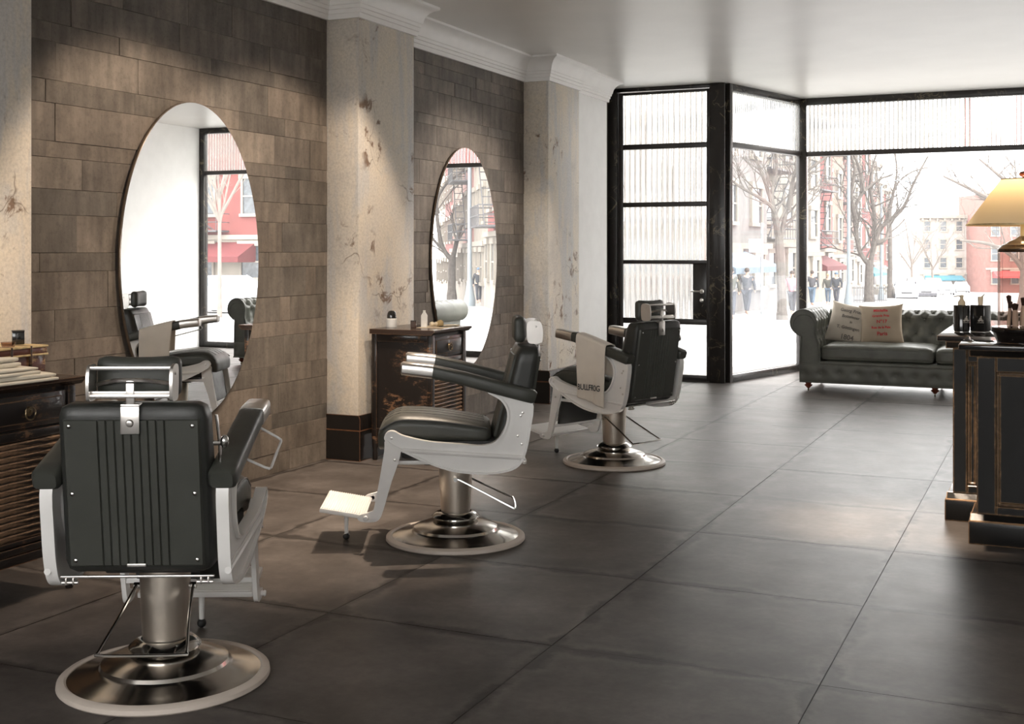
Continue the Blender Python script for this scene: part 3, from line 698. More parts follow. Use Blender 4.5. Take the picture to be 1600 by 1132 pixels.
# ------------------------------------------------------------------ dressers
def make_dresser(label, loc):
    t = thing('dresser', label, 'dresser', loc, 0, 'worn black wooden dressers by the columns')   # front +x, width along y; origin: centre of floor footprint
    W, D_, ZB, ZT = .53, .49, .17, .90
    b = BM(); prism(b, [(-D_/2, .905), (D_/2+.002, .905), (D_/2+.010, .908), (D_/2+.024, .922), (D_/2+.032, .926), (D_/2+.032, .940), (-D_/2, .940)], -W/2-.028, W/2+.028, 'y'); ob('dresser_top', b, m_dtop, t)
    b = BM(); box(b, -D_/2+.01, D_/2-.025, -W/2+.018, W/2-.018, ZB, ZT+.005); ob('carcass', b, m_dress, t)
    for y in (-W/2, W/2-.042):
        for x in (-D_/2, D_/2-.042):
            b = BM(); bbox(b, x, x+.042, y, y+.042, ZB-.005, ZT+.004, .004); ob('corner_post', b, m_dress, t)
    for s in (-1, 1):
        y = s*(W/2-.012)
        for z0, z1 in ((ZB+.01, ZB+.06), (ZT-.05, ZT)):
            b = BM(); bbox(b, -D_/2+.042, D_/2-.042, y-.007, y+.007, z0, z1, .003); ob('side_rail', b, m_dress, t)
    xf = D_/2-.02
    b = BM(); bbox(b, xf-.01, xf+.012, -W/2+.05, W/2-.05, .745, .885, .005); bbox(b, xf+.008, xf+.018, -W/2+.075, W/2-.075, .768, .862, .004); dr = ob('drawer', b, m_dress, t)
    b = BM(); lathe(b, [(0, 0), (.022, 0), (.018, .006), (.007, .009), (.006, .016), (0, .017)], 18, T(xf+.017, 0, .815)@RY(R(90)))
    tube(b, [(xf+.028, .027*math.cos(2*PI*k/18), .806+.027*math.sin(2*PI*k/18)) for k in range(18)], .0035, 6, True); ob('ring_handle', b, m_brass, dr)
    for z0, z1 in ((.695, .735), (.255, .275), (.175, .215), (.218, .248)):
        b = BM(); bbox(b, xf-.01, xf+.014, -W/2+.042, W/2-.042, z0, z1, .004); ob('front_rail', b, m_dress, t)
    n = 15; z = .28
    for k in range(n):
        b = BM(); bbox(b, -.011, .011, -W/2+.05, W/2-.05, -.016, .016, .003, 1); s = ob('slat', b, m_slat, t); s.location = (xf-.002+rnd.uniform(-.001, .001), 0, .293+k*.0275); s.rotation_euler = (rnd.uniform(-.012, .012), R(28), 0)
    for y in (-W/2+.02, W/2-.02):
        for x in (-D_/2+.02, D_/2-.02):
            b = BM(); lathe(b, [(0, 0), (.015, 0), (.018, .012), (.021, .05), (.017, .07), (.024, .10), (.024, .17), (0, .17)], 16, T(x, y, 0)); ob('leg', b, m_dress, t)
    return t
d1 = make_dresser('worn black dresser at left edge carrying folded towels and a wooden box', (-4.225, 3.80, 0))
d2 = copy_tree(d1); d2.location = (-4.225, 7.665, 0); d2['label'] = 'worn black dresser before the middle column with shaving brush on top'
TZ = .940
def item(name, label, cat, loc, rz=0, group=None): return thing(name, label, cat, loc, rz, group)
# on near dresser: chest
m_trunk = worn('red_brown_trunk', (.07, .022, .014), (.50, .34, .16), .35, .008, .30, patchy=1)
m_gold = simple('pale_gold_trim', (.55, .42, .22), .45, .3, var=.25, scale=30)
t = item('wooden_chest', 'red brown wooden chest with pale gold banding behind folded towels', 'box', (-4.305, 3.82, TZ))
b = BM(); bbox(b, -.14, .14, -.25, .25, 0, .092, .004); ob('chest_body', b, m_trunk, t)
b = BM(); bbox(b, -.146, .146, -.256, .256, .093, .125, .006); ob('lid', b, m_trunk, t)
for z in (.092, .128):
    b = BM(); bbox(b, -.148, .149, -.259, .259, z-.004, z+.005, .002); ob('gold_band', b, m_gold, t)
for y in (-.12, .05, .16):
    b = BM(); bbox(b, -.148, .150, y-.006, y+.006, .0, .134, .002); ob('strap', b, m_dress, t)
CT = TZ+.134
m_mix = simple('cool_glass_face', (.35, .42, .50), .1, var=.5, scale=30)
t = item('perfume_bottle', 'black square bottle with a clear front panel on the wooden chest', 'bottle', (-4.36, 3.83, CT), R(-40))
b = BM(); bbox(b, -.02, .02, -.026, .026, 0, .056, .003); ob('bottle_body', b, m_black, t)
b = BM(); bbox(b, .02, .022, -.014, .017, .010, .046, .001); ob('window_panel', b, m_mix, t)
t = item('black_box', 'plain black square box on the right end of the wooden chest', 'box', (-4.29, 4.03, CT), R(-40))
b = BM(); bbox(b, -.024, .024, -.026, .026, 0, .058, .003); ob('box_body', b, m_black, t)
b = BM(); bbox(b, -.025, .025, -.027, .027, .058, .062, .001); ob('box_lid', b, m_rubber, t)
for k, (u, v, h) in enumerate(((-4.24, 3.72, .024), (-4.22, 3.81, .019), (-4.21, 3.90, .021))):
    t = item('glass_dish', ('low glass dish nearest the frame edge on the chest', 'low glass dish in the middle of the chest lid', 'low glass dish below the plain black box')[k], 'dish', (u, v, CT), 0, 'glass dishes on the chest')
    b = BM(); lathe(b, [(.0, 0), (.026, 0), (.032, h), (.029, h), (.024, .004), (0, .004)], 20); ob('dish', b, m_jar, t)
# folded towels
tf = [(0.02, -.03, .24, .42, .034, 0), (.03, -.08, .21, .34, .036, .034), (.01, -.12, .20, .26, .044, .070)]
LB = ['flat folded ivory towel at the bottom of the pile', 'folded ivory towel in the middle of the pile', 'rolled over ivory towel topmost of the pile']
for k, (dx, dy, sx, sy, h, z) in enumerate(tf):
    t = item('folded_towel', LB[k]+' on the left dresser', 'towel', (-4.065+dx, 3.73+dy, TZ+z), R(3*k-3), 'folded towels on the left dresser')
    for l in range(2):
        hh = h/2
        b = BM(); rbox(b, sx-.008*l, sy-.02*l, hh*.98, hh*.45, 10, lambda p, k=k, l=l, hh=hh: (p.x+.003*math.sin(p.y*31+k), p.y, p.z+hh*(l+.5)+(.004*math.sin(p.x*14+p.y*9+k*2) if p.z > 0 and l == 1 else 0)))
        ob('towel_fold', b, m_towel2, t, ang=80)
# on far dresser
t = item('cream_jar', 'white jar with a rounded black lid on the far dresser', 'jar', (-4.42, 7.60, TZ))
b = BM(); lathe(b, [(0, 0), (.036, 0), (.038, .004), (.038, .060), (.034, .064), (0, .064)], 28); ob('jar_body', b, m_wht, t)
b = BM(); lathe(b, [(.0, .062), (.034, .062), (.034, .085), (.030, .104), (.020, .117), (0, .122)], 28); ob('lid', b, m_black, t)
t = item('small_brown_box', 'small dark brown box left of the white bottle on the far dresser', 'box', (-4.25, 7.62, TZ), R(25))
m_bb = simple('dark_brown_card', (.06, .035, .025), .5); b = BM(); bbox(b, -.02, .02, -.024, .024, 0, .046, .003); ob('box_body', b, m_bb, t)
b = BM(); bbox(b, -.021, .021, -.025, .025, .046, .050, .001); ob('box_lid', b, m_rubber, t)
t = item('white_bottle', 'white angular bottle with a sloped shoulder on the far dresser', 'bottle', (-4.20, 7.69, TZ), R(20))
b = BM(); prism(b, [(-.02, 0), (.02, 0), (.02, .085), (.006, .108), (-.006, .108), (-.02, .085)], -.026, .026, 'y'); ob('bottle_body', b, m_wht, t)
b = BM(); lathe(b, [(0, .106), (.010, .106), (.010, .122), (0, .122)], 14); ob('cap', b, m_wht, t)
t = item('shaving_brush', 'shaving brush with tan bristles lying on the far dresser', 'brush', (-4.12, 7.73, TZ+.024), R(60))
m_bris = simple('tan_bristle', (.40, .30, .15), .9, bump=.8, bscale=300, bdist=.004); 
b = BM(); lathe(b, [(0, 0), (.014, .0), (.025, .02), (.028, .035), (.022, .047), (0, .052)], 20, RY(R(90))); ob('bristles', b, m_bris, t)
b = BM(); lathe(b, [(0, -.055), (.012, -.054), (.018, -.038), (.010, -.022), (.015, -.004), (.014, .002), (0, .002)], 18, RY(R(90))); ob('handle', b, m_beige, t)
t = item('comb', 'dark comb lying beside the shaving brush', 'comb', (-4.06, 7.80, TZ+.004), R(70))
b = BM(); bbox(b, -.08, .08, .004, .014, -.003, .003, .001)
for k in range(26): box(b, -.078+k*.0062, -.075+k*.0062, -.016, .005, -.001, .001)
ob('comb_body', b, m_black, t)
t = item('straight_razor', 'open straight razor with pale handle on the far dresser', 'razor', (-4.07, 7.87, TZ+.006), R(35))
b = BM(); tube(b, crom([(-.07, 0, 0), (-.03, .006, .001), (.02, .004, .001), (.06, -.004, 0)], 4), .005, 8); ob('handle', b, m_beige, t)
b = BM(); prism(b, [(.055, -.012), (.065, .012), (.045, .09), (.030, .085)], -.002, .002, 'z'); ob('blade', b, m_alu, t)
t = item('paper_sheet', 'pale tan paper mat under the brush on the far dresser', 'paper', (-4.12, 7.74, TZ+.0008), R(8))
b = BM(); bbox(b, -.11, .11, -.14, .14, -.0006, .0012, .0003, 1); ob('sheet', b, simple('tan_paper', (.50, .42, .31), .8), t)

# ------------------------------------------------------------------ sofa
SO = thing('chesterfield_sofa', 'green grey buttoned leather sofa with rolled arms below the front window', 'sofa', (-1.16, 12.95, 0))
def tuft(a, c, da, dc, depth):
    """diamond lattice pull-in; a,c metres"""
    best = 9; r0 = round(c/dc)
    for rr in (r0-1, r0, r0+1):
        off = .5 if rr % 2 else 0; k = round(a/da-off)
        for kk in (k-1, k, k+1):
            d = math.hypot(a-(kk+off)*da, (c-rr*dc)); best = min(best, d)
    return -depth*math.exp(-(best/(da*.30))**2)+depth*.25*min(1, best/(da*.5))
def fold(a, c, da, dc, depth):
    x = a/da; y = c/dc/2
    f1 = abs(((x+y) % 1)-.5)*2; f2 = abs(((x-y) % 1)-.5)*2
    g = 1-max(abs(f1), abs(f2)) if False else max(f1, f2)
    return -depth*max(0, (g-.82)/.18)**1
HW = 1.36
# arm: profile in (x,z) with arc length, swept along y (v)
def arm_profile(s):
    pts = [(1.36, .10), (1.36, .30), (1.355, .50), (1.35, .595)]
    cx, cz, r = 1.325, .728, .138
    for k in range(19):
        an = R(-68+k*(250/18)); pts.append((cx+r*math.cos(an), cz+r*math.sin(an)))
    pts += [(1.20, .62), (1.165, .52), (1.15, .40), (1.15, .30)]
    return [(s*x, z) for x, z in pts]
def swept_tuft(P3, n_e, e0, e1, emb, tuft_t0, da, dc, depth, M=None):
    """P3: profile list (p,z), emb(p,z,e)->xyz, with normals computed in profile plane"""
    P = [Vector(p) for p in crom([(a, c, 0) for a, c in P3], 4)]; P = [Vector((p.x, p.y)) for p in P]; L = [0]
    for i in range(1, len(P)): L.append(L[-1]+(P[i]-P[i-1]).length)
    cen = Vector((sum(p.x for p in P)/len(P), sum(p.y for p in P)/len(P)))
    b = BM(); V = []
    for i, p in enumerate(P):
        t_ = (P[min(i+1, len(P)-1)]-P[max(0, i-1)]).normalized(); nn = Vector((t_.y, -t_.x)); row = []
        for j in range(n_e+1):
            e = e0+(e1-e0)*j/n_e; k = L[i]/L[-1]; d = 0
            if tuft_t0[0] < k < tuft_t0[1]:
                fade = min(1, (k-tuft_t0[0])/.05, (tuft_t0[1]-k)/.05); fe = min(1, (e-e0)/.05, (e1-e)/.05)
                d = fade*max(0, fe)*(tuft(e, L[i], da, dc, depth)+fold(e, L[i], da, dc, depth*.35))
            row.append(b.verts.new(emb(p.x+nn.x*d*SG, p.y+nn.y*d*SG, e)))
        V.append(row)
    for i in range(len(V)-1):
        for j in range(n_e): b.faces.new((V[i][j], V[i+1][j], V[i+1][j+1], V[i][j+1]))
    b.faces.new([r_[0] for r_ in V]); b.faces.new([r_[-1] for r_ in V][::-1])
    return b, P, L
for s in (-1, 1):
    SG = s
    b, P, L = swept_tuft(arm_profile(s), 60, .0, .86, lambda x, z, e: (x, e, z), (.52, .93), .155, .115, .030)
    ar = ob('sofa_arm', b, m_sofa, SO, ang=70)
    b = BM(); pr = arm_profile(s)
    inner = [(p[0]-s*.0 if False else p[0], p[1]) for p in pr]
    c0 = Vector((s*1.27, .5)); ring = [tuple(c0+(Vector(p)-c0)*.86) for p in inner]
    tube(b, [(p[0], -.004, p[1]) for p in ring], .006, 6); tube(b, [(p[0]*1.0, -.001, p[1]) for p in inner], .007, 6); ob('arm_piping', b, m_sofa, ar)
bp = [(.88, .10), (.885, .30), (.885, .52), (.88, .62)]
for k in range(17):
    an = R(-62+k*(235/16)); bp.append((.835+.105*math.cos(an), .742+.105*math.sin(an)))
bp += [(.735, .68), (.70, .58), (.67, .46), (.66, .32)]
SG = 1
b, P, L = swept_tuft(bp, 220, -1.18, 1.18, lambda y, z, e: (e, y, z), (.42, .93), .17, .125, .036)
bk = ob('sofa_back', b, m_sofa, SO, ang=70)
b = BM(); 
for i in range(-7, 8):
    for r_ in range(2, 16):
        off = .5 if r_ % 2 else 0; e = (i+off)*.17; l_ = r_*.125
        if l_/L[-1] < .45 or l_/L[-1] > .9 or abs(e) > 1.12: continue
        k = min(range(len(L)), key=lambda q_: abs(L[q_]-l_)); p = P[k]; t_ = (P[min(k+1, len(P)-1)]-P[k-1]).normalized(); nn = Vector((t_.y, -t_.x))
        ball(b, (e, p.x-nn.x*.018, p.y-nn.y*.018), .011, 8)
tag(ob('buttons', b, m_sofa, bk), kind='stuff')
# base
b = BM()
def bf2(a, c):
    x = -1.355+2.71*a; z = .10+.19*c; e = min(1, c/.1, (1-c)/.1)
    return (x, -.012-.012*math.sin(PI*c)**.5+ -(tuft(x, .06 if True else 0, .19, 9, .0))+ .016*math.exp(-(((x/.19+.5) % 1-.5)*.19/.05)**2-((z-.195)/.045)**2)*e, z)
grid(b, 240, 14, bf2); box(b, -1.355, 1.355, -.010, .87, .10, .29); ob('sofa_base', b, m_sofa, SO, ang=50)
b = BM(); rbox(b, 2.32, .80, .055, .024, 14, None, T(0, .385, .303)); ob('seat_deck', b, m_sofa, SO, ang=60)
b = BM(); tube(b, [(-1.36, -.02, .10), (1.36, -.02, .10)], .008, 6); ob('bottom_piping', b, m_sofa, SO)
for cx in (-.575, .575):
    def cf(p, cx=cx):
        x, y, z = p; k = (1-(abs(x)/.57)**3)*(1-(abs(y)/.36)**3)
        return (x+cx, y+.345, z+.41+(.028*k if z > 0 else 0)+.004*math.sin(x*17+cx)*math.sin(y*11)*(z > 0))
    b = BM(); rbox(b, 1.135, .70, .165, .05, 16, cf); cu = ob('seat_cushion', b, m_sofa, SO, ang=70)
    b = BM()
    for zz in (.352, .462):
        q_ = [(cx-.545, -.004, zz), (cx+.545, -.004, zz)]; tube(b, q_, .005, 6)
    ob('cushion_piping', b, m_sofa, cu)
for x in (-1.28, 0, 1.28):
    for y in (.05, .83):
        b = BM(); lathe(b, [(0, .030), (.018, .030), (.022, .040), (.038, .052), (.042, .064), (.026, .074), (.034, .086), (.042, .102), (0, .102)], 18, T(x, y, 0)); lg = ob('leg', b, m_mahog, SO)
        b = BM(); tube(b, [(x-.006, y, .016), (x+.006, y, .016)], .016, 14); tube(b, [(x, y, .018), (x, y, .038)], .005, 8); ob('castor', b, m_brass, lg)
# pillows
def pillow(name, label, m, loc, size, rot, lines, mt):
    t = thing(name, label, 'cushion', loc, 0, 'printed linen pillows on the sofa'); t.rotation_euler = rot
    h = size/2; b = BM(); n = 26
    def f(sg):
        def g(a, c):
            x, z = a*2-1, c*2-1; e = max(0, (1-x*x)*(1-z*z)); th = .075*e**.42*(1+.04*math.sin(7*x+3*z))
            pin = 1-.10*(1-z*z)*abs(x)**3; piz = 1-.10*(1-x*x)*abs(z)**3
            return (x*h*pin, sg*th, h+z*h*piz)
        return g
    grid(b, n, n, f(1)); grid(b, n, n, f(-1)); bmesh.ops.remove_doubles(b, verts=b.verts[:], dist=.0005)
    ob('pillow_cover', b, m, t, ang=80)
    for s_, sz, z, x in lines:
        o = text('lettering', s_, sz, mt, t, RX(R(90)), .001, bold=.0012)
        for vv in o.data.vertices:
            X, Z = vv.co.x+x, vv.co.z+z; xx, zz = X/h, (Z-h)/h
            th = .075*max(0, (1-xx*xx)*(1-zz*zz))**.42*(1+.04*math.sin(7*xx+3*zz)); vv.co = (X, -th-.003-(.001 if vv.co.y < 0 else 0), Z)
    return t
pillow('printed_pillow', 'cream linen pillow with grey old fashioned print leaning in the sofa corner', m_linen1, (-.975-1.16-.0, 12.95+.40, .482), .46, (R(-18), R(9), R(-10)),
       [('Georg Fried', .050, .345, .02), ('Botteleser', .046, .28, .03), ('in', .038, .225, .05), ('T. Göttingen', .048, .155, .03), ('1804', .075, .045, .04)], m_inkg)
pillow('printed_pillow', 'tan linen pillow with red French print leaning beside the cream one', m_linen2, (-.56-1.16, 12.95+.33, .487), .46, (R(-22), R(-3), R(4)),
       [('Médaille', .044, .355, .0), ('Grands Prix', .036, .295, .0), ('N°17', .050, .225, .01), ('Rue de la Paix', .034, .165, .0), ('Paris', .056, .09, .01)], m_red)

# ------------------------------------------------------------------ counter
def cabinet(label, x0, x1, y0, y1, tx0, ty0, ty1, pl, panels, top_m):
    t = thing('shop_counter', label, 'counter', (x0, y0, 0))
    W, Dp = x1-x0, y1-y0
    b = BM(); box(b, 0, W, .012, Dp, .12, .965); ob('carcass', b, m_counter, t)
    b = BM(); bbox(b, -pl, W, -pl-.01, Dp, 0, .118, .004); ob('plinth', b, m_counter, t)
    b = BM(); prism(b, [(-pl-.008, .118), (-.004, .150), (.02, .150), (.02, .118)], -pl*.8, W, 'x'); ob('plinth_moulding', b, m_counter, t)
    # stiles and rails proud of a recessed panel
    for (a0, a1) in panels:
        b = BM(); bbox(b, a0, a1, -.008, .016, .15, .955, .004, 1); ob('stile', b, m_counter, t)
    for k in range(len(panels)-1):
        a0, a1 = panels[k][1], panels[k+1][0]
        b = BM(); bbox(b, a0, a1, -.008, .016, .15, .195, .004, 1); ob('rail', b, m_counter, t)
        b = BM(); bbox(b, a0, a1, -.008, .016, .878, .955, .004, 1); ob('rail', b, m_counter, t)
        b = BM()
        for (p, q_, z0, z1) in ((a0+.002, a0+.016, .197, .876), (a1-.016, a1-.002, .197, .876), (a0+.002, a1-.002, .197, .211), (a0+.002, a1-.002, .862, .876)): bbox(b, p, q_, .0, .016, z0, z1, .003, 1)
        ob('panel_moulding', b, m_counter, t)
        b = BM(); bbox(b, a0+.016, a1-.016, .006, .016, .211, .862, .003, 1); ob('panel', b, m_counter, t)
    cz = [(0, .952), (-.012, .955), (-.030, .985), (-.036, .990), (-.036, .996), (0, .996)]
    b = BM(); prism(b, cz, -.036, W, 'x'); prism(b, [(p, z) for p, z in cz], 0, Dp, 'y'); ob('cornice_moulding', b, m_counter, t)
    b = BM(); bbox(b, tx0-x0, W+.03, ty0-y0, ty1-y0, .996, 1.026, .004); ob('counter_top', b, top_m, t)
cabinet('nearer black panelled counter with gold worn edges at the right frame edge', -.386, 1.65, 6.60, 7.045, -.465, 6.45, 7.05, .038, [(.0, .092), (.92, 1.01), (1.95, 2.03)], m_ctop)
cabinet('farther black counter jutting out behind the lamp counter', -.541, 1.65, 7.12, 8.66, -.62, 7.055, 8.73, .04, [(.0, .075), (.13, .20), (1.2, 1.3)], m_ctop)
HT = 1.026
# dispenser bottles
t = thing('pump_bottle', 'round black dispenser bottle with beige pump, left on the counter', 'bottle', (-.515, 7.40, HT), 0, 'black dispensers on the counter')
b = BM(); lathe(b, [(0, .006), (.041, .006), (.045, .011), (.045, .152), (.042, .157), (0, .158)], 32); ob('bottle_body', b, m_black, t)
b = BM(); lathe(b, [(0, 0), (.040, 0), (.041, .006), (0, .006)], 32); ob('bottle_foot', b, m_alu, t)
b = BM(); lathe(b, [(0, .158), (.022, .158), (.020, .175), (.010, .190), (.009, .202), (.012, .204), (.011, .214), (0, .215)], 18); tube(b, [(0, 0, .207), (-.02, -.008, .209), (-.042, -.018, .205)], [.004, .0035, .003], 6); ob('pump_head', b, m_beige, t)
m_emb = simple('pale_emblem_print', (.38, .36, .33), .6)
def frog(parent, M, s=1):
    b = BM()
    ball(b, (0, 0, .022*s), (.010*s, .0006, .013*s), 12); ball(b, (.004*s, 0, .040*s), (.006*s, .0006, .006*s), 10)
    for k in (-1, 1):
        ball(b, (k*.012*s, 0, .011*s), (.009*s, .0006, .006*s), 10); tube(b, [(k*.004*s, 0, .028*s), (k*.014*s, 0, .020*s), (k*.010*s, 0, .006*s)], .0012*s, 5)
    box(b, -.022*s, .022*s, -.0006, .0006, -.004*s, -.001*s)
    bmesh.ops.transform(b, matrix=M, verts=b.verts[:]); ob('frog_emblem', b, m_emb, parent)
frog(t, RZ(R(20))@T(.012, -.0455, .06), .8)
t = thing('pump_bottle', 'square black dispenser bottle with pale spout, right of the round one', 'bottle', (-.415, 7.43, HT), R(-20), 'black dispensers on the counter')
b = BM(); bbox(b, -.044, .044, -.044, .044, .006, .158, .006, 3); ob('bottle_body', b, m_black, t)
b = BM(); bbox(b, -.044, .044, -.044, .044, 0, .006, .002); ob('bottle_foot', b, m_alu, t)
m_pale = simple('pale_cream', (.78, .68, .54), .5, var=.04)
b = BM(); lathe(b, [(0, .158), (.013, .158), (.014, .175), (.016, .20), (.013, .206), (0, .206)], 16); tube(b, [(.004, 0, .200), (.018, 0, .214), (.024, 0, .224)], [.006, .004, .002], 6); ob('pump_head', b, m_pale, t)
frog(t, T(.02, -.0445, .060), .8); 
# lamp
LX, LY = -.165, 6.70
t = thing('table_lamp', 'lit table lamp with cream tapered shade and glass column on the counter', 'lamp', (LX, LY, HT))
m_wood = simple('dark_bronze_wood', (.06, .030, .015), .25, .4, var=.5, scale=14, coat=.5)
m_base2 = worn('black_lamp_foot', (.014, .011, .010), (.3, .16, .08), .2, .006, .2)
b = BM(); lathe(b, [(0, 0), (.132, 0), (.133, .012), (.138, .018), (.142, .032), (.150, .048), (.158, .055), (.162, .062), (.162, .074), (.155, .080), (.13, .082), (0, .082)], 48); ob('lamp_foot', b, m_base2, t)
b = BM(); gp = [(( .1250+.0022*abs(math.sin(k*PI/6)))*math.cos(2*PI*k/144), (.1250+.0022*abs(math.sin(k*PI/6)))*math.sin(2*PI*k/144)) for k in range(144)]
A_ = [b.verts.new((p[0], p[1], .083)) for p in gp]; B_ = [b.verts.new((p[0], p[1], .468)) for p in gp]
for k in range(144): b.faces.new((A_[k], A_[(k+1) % 144], B_[(k+1) % 144], B_[k]))
ob('glass_column', b, m_jar, t)
b = BM(); lathe(b, [(0, .464), (.127, .464), (.130, .470), (.128, .480), (.112, .492), (.108, .500), (.085, .508), (.078, .516), (.060, .524), (.040, .534), (.024, .545), (0, .548)], 48); ob('lamp_cap', b, m_wood, t)
q = N('lit_lamp_neck'); q.set(col=(.8, .55, .2), rough=.4); m_neck = simple('cream_candle_sleeve', (.85, .66, .34), .5)
b = BM(); lathe(b, [(0, .545), (.018, .545), (.018, .64), (.0, .645)], 20); ob('candle_sleeve', b, m_neck, t)
q = N('glowing_bulb'); q.set(col=(1, .8, .5), emit=(1, .62, .28), es=12.); m_bulb = q.m
b = BM(); ball(b, (0, 0, .70), (.028, .028, .042), 16); ob('bulb', b, m_bulb, t)
b = BM(); lathe(b, [(.278, .605), (.280, .603), (.112, .838), (.110, .838)], 64, cap=False); ob('lamp_shade', b, m_shade, t, ang=60)
b = BM(); lathe(b, [(.276, .600), (.282, .600), (.281, .608), (.276, .608)], 64, cap=False); lathe(b, [(.109, .834), (.114, .834), (.113, .840), (.109, .840)], 48, cap=False)
for k in range(3): tube(b, [(0, 0, .836), (.11*math.cos(k*2.1), .11*math.sin(k*2.1), .836)], .0025, 5)
tube(b, [(0, 0, .64), (0, 0, .845)], .003, 5); ob('shade_trim', b, m_gold, t)
b = BM(); lathe(b, [(0, .838), (.012, .840), (.010, .848), (.022, .855), (.027, .866), (.018, .876), (0, .880)], 20); ob('finial', b, m_mahog, t)
pl_ = bpy.data.lights.new('lamp_glow', 'POINT'); pl_.energy = 1.5; pl_.color = (1, .78, .50); pl_.shadow_soft_size = .04
lo = bpy.data.objects.new('lamp_glow', pl_); COL.objects.link(lo); lo.parent = t; lo.location = (0, 0, .76)
for k, (x, y, h, r_, rz) in enumerate(((-.075, .02, .13, .009, 4), (-.040, -.03, .12, .015, -2), (-.008, .03, .15, .016, 4), (-.062, .05, .16, .010, -5))):
    t2 = thing('shaving_tool', ('thin tan handled razor standing in the lamp jar', 'pale handled brush standing in the lamp jar', 'thick tan handled brush standing in the lamp jar', 'dark handled brush at the back of the lamp jar')[k], 'brush', (LX+x, LY+y, HT+.083), 0, 'tools standing inside the lamp glass'); t2.rotation_euler = (0, R(rz), 0)
    b = BM(); lathe(b, [(0, 0), (r_, .0), (r_*1.05, h*.35), (r_*.8, h*.7), (0, h*.7)], 14); ob('handle', b, m_pale if k < 3 else m_rubber, t2)
    b = BM(); lathe(b, [(0, h*.7), (r_*.8, h*.7), (r_*1.3, h*.95), (0, h)], 14); ob('bristles', b, m_bb, t2)

# ------------------------------------------------------------------ the street
m_pave = simple('pale_snowy_pavement', (.36, .355, .35), .8, var=.06, scale=.6)
m_road = simple('pale_wet_road', (.33, .33, .33), .7, var=.10, scale=.3)
m_apron = simple('tan_kerb_stone', (.15, .135, .12), .8, var=.1, scale=2)
SD = Vector((-.071, .9975)); FA = Vector((-13.5, 65.9)); SROT = math.atan2(-.071, .9975)   # facade line
def sp(a, off):      # a metres along street (v-like), off metres right of facade line
    p = FA+SD*(a-65.9); n = Vector((SD.y, -SD.x)); p = p+n*off; return p
def slab(name, pts, dz, m, lab):
    b = BM(); top = [b.verts.new((p[0], p[1], gz(p[1])+dz)) for p in pts]; bot = [b.verts.new((p[0], p[1], gz(p[1])-1)) for p in pts]
    b.faces.new(top); n = len(pts)
    for i in range(n): b.faces.new((top[i], bot[i], bot[(i+1) % n], top[(i+1) % n]))
    o = st(name, b, m, flat=True); o['label'] = lab
slab('road', [(-160, 13.6), (160, 13.6), (160, 330), (-160, 330)], -.10, m_road, 'pale street surface outside')
slab('sidewalk', [sp(28, -30), sp(28, 7.6), sp(330, 7.6), sp(330, -30)], .04, m_pave, 'far sidewalk along the brick houses')
slab('shop_pavement', [(-30, 13.5), (30, 15.2), (30, 18.6), (-30, 18.6)], .0, m_apron, 'tan paving strip just outside the shop window')
b = BM(); box(b, -40, 40, -60, BK-.2, -.5, -.12); o = st('added_rear_ground', b, m_road, flat=True)  # unseen slab added so no sky light comes up from below
m_brick = []
for nm, c in (('red_brick', (.18, .050, .045)), ('cream_facade', (.25, .225, .19)), ('tan_facade', (.20, .15, .12)), ('pink_brick', (.20, .095, .08)), ('white_facade', (.31, .285, .26)), ('grey_stone', (.18, .172, .168))):
    m_brick.append(simple(nm, c, .9, var=.12, scale=1.5))
m_lime = simple('limestone', (.27, .245, .21), .9, var=.08, scale=1)
m_wpane = simple('dark_window_pane', (.06, .07, .08), .1, var=.3)
m_iron = simple('black_iron', (.075, .075, .08), .5)
m_awn = [simple('maroon_canvas', (.12, .018, .02), .8), simple('blue_grey_canvas', (.14, .19, .24), .8), simple('red_canvas', (.36, .05, .05), .8), simple('teal_canvas', (.05, .17, .22), .8)]
win_mesh = {}
